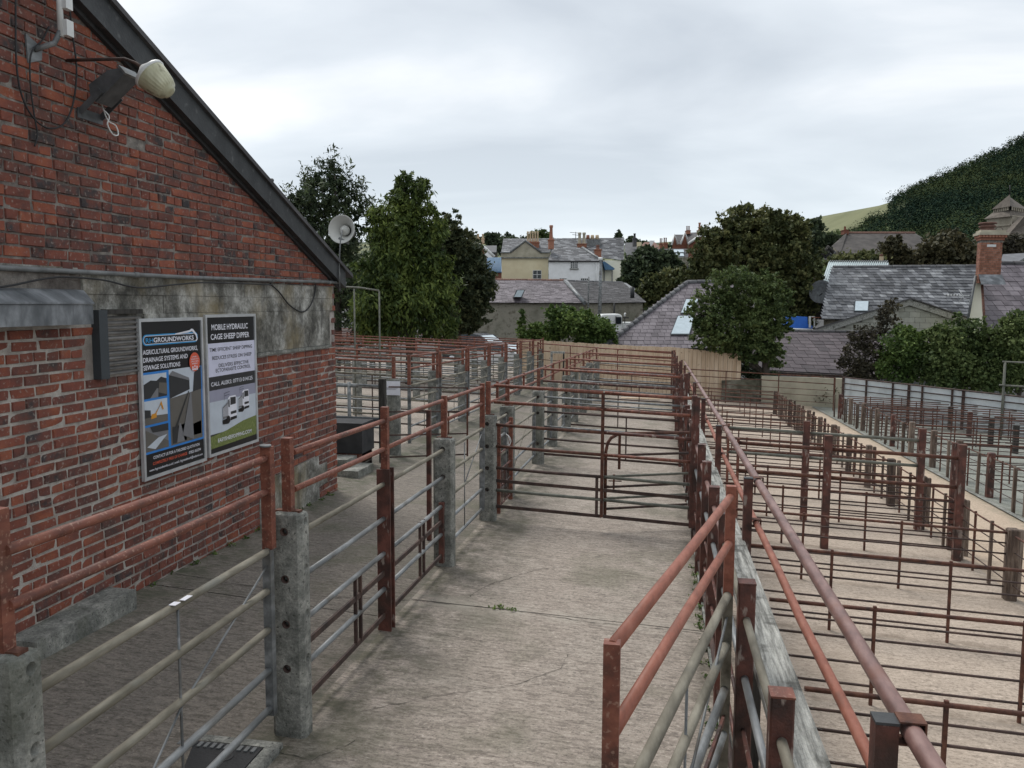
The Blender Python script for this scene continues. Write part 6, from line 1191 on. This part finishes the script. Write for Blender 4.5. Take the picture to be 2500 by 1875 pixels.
for x, y, *_r in sp2: mb.tube([W(x+random.uniform(-14, 14), y+80, 31.5), W(x+random.uniform(-4, 4), y+20, 31.5), W(x, y-28, 31.5)], [.018, .01, .004], 4)
mb.build('stems', M['bark'], tw_)
con = [(985, 440, 22, 30), (1018, 450, 18, 26), (1000, 480, 50, 45), (965, 540, 60, 60), (1030, 560, 55, 60), (990, 620, 85, 70), (950, 680, 75, 70), (1050, 690, 65, 75), (990, 740, 110, 75), (920, 780, 55, 50), (1075, 780, 45, 55), (930, 600, 40, 50), (1045, 620, 42, 50), (900, 730, 40, 50)]
tree('conifer', 'tall shaggy green conifer with drooping sprays', 27, con, 62000, .055, 'leaf_conifer', (1000, 860), .2, clump=.13, per=24, droop=1.1, asp=3.0, flatz=.7, up_=.2)
tree('chestnut_tree', 'rounded dark chestnut tree to the right of the conifer', 31, [(1095, 560, 40, 45), (1120, 620, 62, 60), (1150, 680, 60, 70), (1110, 730, 55, 60), (1165, 745, 42, 45), (1125, 770, 45, 45), (1070, 640, 45, 90), (1140, 800, 30, 25), (1180, 700, 28, 40), (1165, 620, 18, 26)],
     48000, .075, 'leaf_deep', (1120, 870), .2, clump=.095, per=34, asp=1.9)
tree('chestnut_tree', 'large spreading chestnut tree with olive brown leaves above the hipped roof', 46, [(1830, 560, 85, 55), (1880, 590, 85, 70), (1760, 590, 60, 50), (1720, 640, 50, 45), (1940, 640, 60, 70), (1970, 690, 38, 50), (1900, 690, 80, 75), (1820, 640, 90, 60), (1945, 760, 45, 45), (1880, 545, 35, 30), (1800, 535, 30, 22), (1690, 670, 30, 30), (1935, 575, 30, 30), (1960, 790, 35, 30)],
     72000, .125, 'leaf_chestnut', (1860, 880), .35, clump=.085, per=38, asp=1.7)
tree('hawthorn_tree', 'dense mid green tree overhanging the wooden fence', 27.2, [(1790, 700, 62, 50), (1850, 740, 75, 60), (1740, 760, 65, 55), (1800, 800, 90, 55), (1885, 800, 50, 55), (1730, 820, 45, 35), (1845, 850, 60, 40), (1700, 755, 25, 25), (1870, 690, 38, 32), (1880, 870, 35, 35), (1915, 750, 25, 50), (1790, 845, 60, 25)],
     64000, .056, 'leaf_bush', (1860, 960), .16, clump=.085, per=36, asp=1.5)
tree('garden_bush', 'bright green bush spilling over the wooden fence in the middle', 33.5, [(1330, 815, 45, 26), (1390, 790, 60, 38), (1450, 810, 50, 34), (1480, 825, 26, 24), (1290, 822, 28, 20), (1375, 765, 30, 22), (1430, 775, 25, 18), (1275, 800, 12, 30), (1273, 765, 7, 22), (1345, 758, 8, 16)],
     24000, .075, 'leaf_green', (1400, 900), .08, 'bush', clump=.15, per=22, asp=1.5)
tree('holm_oak', 'very dark rounded tree between the cream wing and the big chestnut', 66, [(1590, 650, 60, 38), (1560, 670, 40, 34), (1630, 660, 35, 35), (1540, 690, 30, 20)], 14000, .20, 'leaf_dark', (1590, 760), .25, clump=.14, per=22)
tree('garden_tree', 'small olive green tree in front of the very dark rounded tree', 58, [(1640, 690, 45, 32), (1600, 705, 35, 30), (1575, 720, 25, 25), (1670, 720, 35, 40), (1615, 735, 40, 25), (1695, 680, 25, 35)], 15000, .16, 'leaf_chestnut', (1630, 790), .2, clump=.14, per=22)
tree('purple_shrub', 'thin purple leaved shrub in front of the plum slate roof', 26.2, [(2105, 870, 40, 45), (2085, 900, 30, 30), (2130, 830, 26, 40), (2160, 780, 16, 35), (2175, 750, 20, 18), (2090, 820, 18, 25), (2060, 880, 18, 8), (2145, 900, 35, 30), (2190, 790, 14, 20)], 9000, .05, 'leaf_purple', (2120, 965), .05, 'bush', clump=.2, per=16)
tree('hedge_shrub', 'green leafy shrub right of the purple one, yellow sprig in front', 25.6, [(2200, 850, 50, 45), (2235, 880, 50, 50), (2190, 900, 45, 35), (2250, 840, 30, 30), (2215, 820, 25, 22)], 18000, .052, 'leaf_green', (2210, 970), .06, 'bush', clump=.16, per=20)
tree('hedge_shrub', 'large dense dark green shrub behind the pale boarded wall', 25.0, [(2320, 870, 70, 55), (2370, 900, 70, 50), (2290, 910, 50, 40), (2420, 870, 50, 60), (2310, 820, 40, 35), (2380, 820, 45, 35), (2340, 780, 12, 26), (2400, 925, 50, 25)], 34000, .06, 'leaf_bush', (2350, 980), .08, 'bush', clump=.13, per=22)
tree('hedge_shrub', 'tall loose shrub at the right edge before the plum roofed house', 24.6, [(2470, 850, 50, 70), (2510, 880, 50, 70), (2450, 920, 45, 40), (2490, 790, 40, 30), (2440, 830, 25, 25), (2540, 800, 40, 50), (2400, 800, 7, 25)], 28000, .06, 'leaf_bush', (2480, 990), .08, 'bush', clump=.15, per=20)
tree('wall_weed', 'dry brown weed bush against the cream wall', 26.2, [(2025, 960, 28, 22), (2005, 975, 22, 15), (2045, 975, 20, 15), (2010, 935, 10, 18)], 2600, .035, 'leaf_autumn', (2020, 1000), .015, 'bush', clump=.3, per=10, asp=3)
tree('ivy_patch', 'ivy and dark leaves hanging over the end of the wooden fence', 27.4, [(1830, 905, 22, 20), (1850, 925, 28, 16), (1870, 950, 22, 20), (1885, 925, 22, 14)], 4500, .06, 'leaf_dark', (1850, 990), .02, 'bush', clump=.2, per=14)
tree('woodland_tree', 'brown green tree before the right half of the long hall', 92, [(2310, 620, 62, 50), (2350, 650, 40, 45), (2270, 640, 40, 45), (2320, 585, 30, 20)], 12000, .27, 'leaf_autumn', (2310, 720), .3, clump=.15, per=20)
tree('woodland_tree', 'narrow feathery tree before the middle of the long hall', 95, [(2170, 610, 22, 30), (2165, 645, 30, 35), (2205, 640, 22, 40), (2190, 600, 12, 25)], 6000, .24, 'leaf_autumn', (2180, 700), .2, clump=.18, per=16)
tree('woodland_tree', 'low olive hedge tree under the left end of the long hall', 90, [(2070, 635, 45, 14), (2110, 630, 28, 14), (2130, 640, 30, 20)], 4500, .22, 'leaf_chestnut', (2080, 680), .1, clump=.2, per=16)
tree('churchyard_tree', 'dark purple green tree below the church nave', 100, [(2470, 605, 45, 22), (2510, 600, 45, 30)], 7000, .25, 'leaf_purple', (2480, 680), .3, clump=.18, per=18)
tree('hillside_tree', 'dark tree at the foot of the pasture hill behind the chestnut', 130, [(1990, 545, 14, 14), (1992, 560, 20, 16), (1980, 590, 30, 30), (2015, 600, 35, 30)], 7000, .36, 'leaf_dark', (1990, 700), .3, clump=.18, per=18)
tree('skyline_tree', 'round green tree above the ridge of the yellow house', 105, [(1315, 575, 22, 11), (1300, 580, 12, 9), (1335, 582, 14, 9), (1345, 590, 12, 8)], 3500, .22, 'leaf_bush', (1318, 640), .2, clump=.2, per=14)
tree('skyline_conifer', 'small pointed conifer on the skyline right of the terrace roof', 130, [(1511, 568, 3, 6), (1511, 574, 6, 6), (1510, 582, 9, 6)], 1400, .20, 'leaf_dark', (1510, 640), .15, clump=.25, per=12)
tree('skyline_tree', 'low dark trees on the skyline right of the terrace roof', 135, [(1540, 590, 16, 8), (1560, 595, 18, 8), (1640, 600, 12, 6), (1580, 598, 14, 6)], 2600, .25, 'leaf_dark', (1550, 650), .15, clump=.25, per=12)
tree('skyline_tree', 'line of dark trees on the skyline left of the yellow house', 140, [(1130, 590, 18, 12), (1160, 585, 14, 12), (1192, 585, 16, 10), (1215, 582, 14, 10), (1240, 585, 18, 12), (1270, 590, 18, 10), (1225, 600, 30, 16), (1195, 582, 16, 14)], 7000, .3, 'leaf_dark', (1200, 680), .2, clump=.25, per=14)
# weeds in the joint and along the kerb
def weeds(pts, label):
    B = Vector((pts[0][0], pts[0][1], gz(*pts[0]))); bl_ = [((x, y, gz(x, y)+.012), (.05, .05, .012)) for x, y in pts]
    o = leafcloud('weeds', bl_, 40*len(pts), .014, M['leaf_green'], None, clump=.35, per=10, asp=1.8); o['kind'] = 'stuff'; o['label'] = label; o['category'] = 'weeds'
weeds([(-1.25, 6.36), (-1.14, 6.35)], 'tuft of green weeds growing in the joint across the lane')
weeds([(.36, 3.2+.23*i) for i in range(22)], 'small weeds growing along the right hand kerb of the lane')
weeds([(-4.0, y) for y in np.arange(5.6, 9.6, .3)], 'thin weeds along the foot of the brick wall')
# ------------------------------------------------------------------ hills
sky_px = [(-900, 590), (600, 590), (1100, 592), (1500, 600), (1700, 585), (1900, 560), (1968, 534), (2063, 516), (2148, 500), (2198, 477), (2260, 445), (2373, 395), (2440, 362), (2500, 326), (2620, 270), (2800, 210), (3100, 180), (3500, 200)]
def skyy(x): 
    for (a, b), (c, d_) in zip(sky_px, sky_px[1:]):
        if a <= x <= c: return b+(d_-b)*(x-a)/(c-a)
    return 590
cols_ = np.arange(-900, 3500, 22); rws = np.linspace(0, 1, 26); V = []; 
def hillpt(x, t):   # t 0 foot .. 1 skyline, then down behind
    Dn, Df = (420, 1500) if x < 1800 else (260, 780+max(0, 2150-x)*1.4)
    Dd = Dn+(Df-Dn)*t; top = W(x, skyy(x), Df).z; p = W(x, 700, Dd); prof = t**1.25*(1.0-.25*(1-t))
    k = math.sin(x*.02+t*9)*.012+math.sin(x*.051+t*5)*.008
    return Vector((p.x, p.y, -2+(top+2)*max(0, prof+k*(1-t)*t*4)))
for x in cols_:
    for t in rws: V.append(tuple(hillpt(float(x), float(t))))
    e_ = hillpt(float(x), 1.0); V.append((e_.x*1.5, e_.y*1.5, e_.z*.6))
nr_ = len(rws)+1; nC = len(cols_)
F = np.array([(i*nr_+j, (i+1)*nr_+j, (i+1)*nr_+j+1, i*nr_+j+1) for i in range(nC-1) for j in range(nr_-1)])
ho = bpy.data.objects.new('hills', rawmesh('hills', np.array(V), F, M['hillscrub'], True)); COL.objects.link(ho); ho['kind'] = 'structure'
ho.data.materials.append(M['hillgrass'])
for p in ho.data.polygons:
    i, j = divmod(p.index, nr_-1); x = cols_[i]
    if x < 2150 and j > 17 and x > 1850 and j < 24.5-(x-1960)*.0: p.material_index = 1
    elif x <= 1850 and (i*7+j*3) % 5 < 2 and j > 6: p.material_index = 1
# forest: one mass of crowns of real leaf clumps on the hillside
def forest(name, label, n, xr, tr, hfun, size, m, dens=None):
    Cc, Rr_ = [], []
    for _ in range(n):
        x = random.uniform(*xr); t = tr[0]+(tr[1]-tr[0])*random.random()
        if dens and not dens(x, t): continue
        p = hillpt(x, t); h = hfun(); Cc.append((p.x, p.y, p.z+h*.25)); Rr_.append((h*.42, h*.42, h*.6))
    Cc = np.array(Cc); Rr_ = np.array(Rr_); per = 34; idx = np.repeat(np.arange(len(Cc)), per); N_ = len(idx)
    d = rng.normal(size=(N_, 3)); d /= np.linalg.norm(d, axis=1)[:, None]; d[:, 2] = np.where(d[:, 2] < -.3, -d[:, 2], d[:, 2])
    taper = 1-np.clip(d[:, 2], 0, 1)*.35
    Pp = Cc[idx]+d*Rr_[idx]*np.stack([taper, taper, np.ones(N_)], 1)*(.8+.3*rng.random(N_))[:, None]
    nr = d+rng.normal(size=(N_, 3))*.5; nr[:, 2] += .3; ax_ = np.cross(nr, rng.normal(size=(N_, 3))); ax_ /= np.linalg.norm(ax_, axis=1)[:, None]; bs_ = np.cross(nr, ax_); bs_ /= np.linalg.norm(bs_, axis=1)[:, None]
    s = (size*(.6+.8*rng.random(N_)))[:, None]
    V = np.stack([Pp-ax_*s, Pp+bs_*s, Pp+ax_*s, Pp-bs_*s], 1).reshape(-1, 3)
    o = bpy.data.objects.new(name, rawmesh(name, V, np.arange(len(V)).reshape(-1, 4), m)); COL.objects.link(o); tag(o, label, 'forest', None, 'stuff'); return o
forest('forest', 'dense dark green forest covering the steep hill at the right', 17000, (2050, 2800), (.06, 1.0), lambda: random.uniform(4, 9)*random.choice((.8, 1, 1, 1.1, 1.6)), .5, M['forest'], lambda x, t: ((x > 2158 and (t < .84 or random.random() < (x-2135)/70)) or (t < .84 and x > 2158-(.96-t)*330)) and not (2150 < x < 2215 and .62 < t < .9 and random.random() < .55))
forest('hillside_scrub', 'patchy scrub and hedges on the pasture below the forest edge', 2600, (1880, 2170), (.05, .72), lambda: random.uniform(3, 8), .7, M['leaf_bush'], lambda x, t: random.random() < .8)
forest('far_woods', 'band of far woods along the low horizon behind the town', 2600, (-800, 1950), (.02, .6), lambda: random.uniform(10, 16), 1.8, M['leaf_dark'])
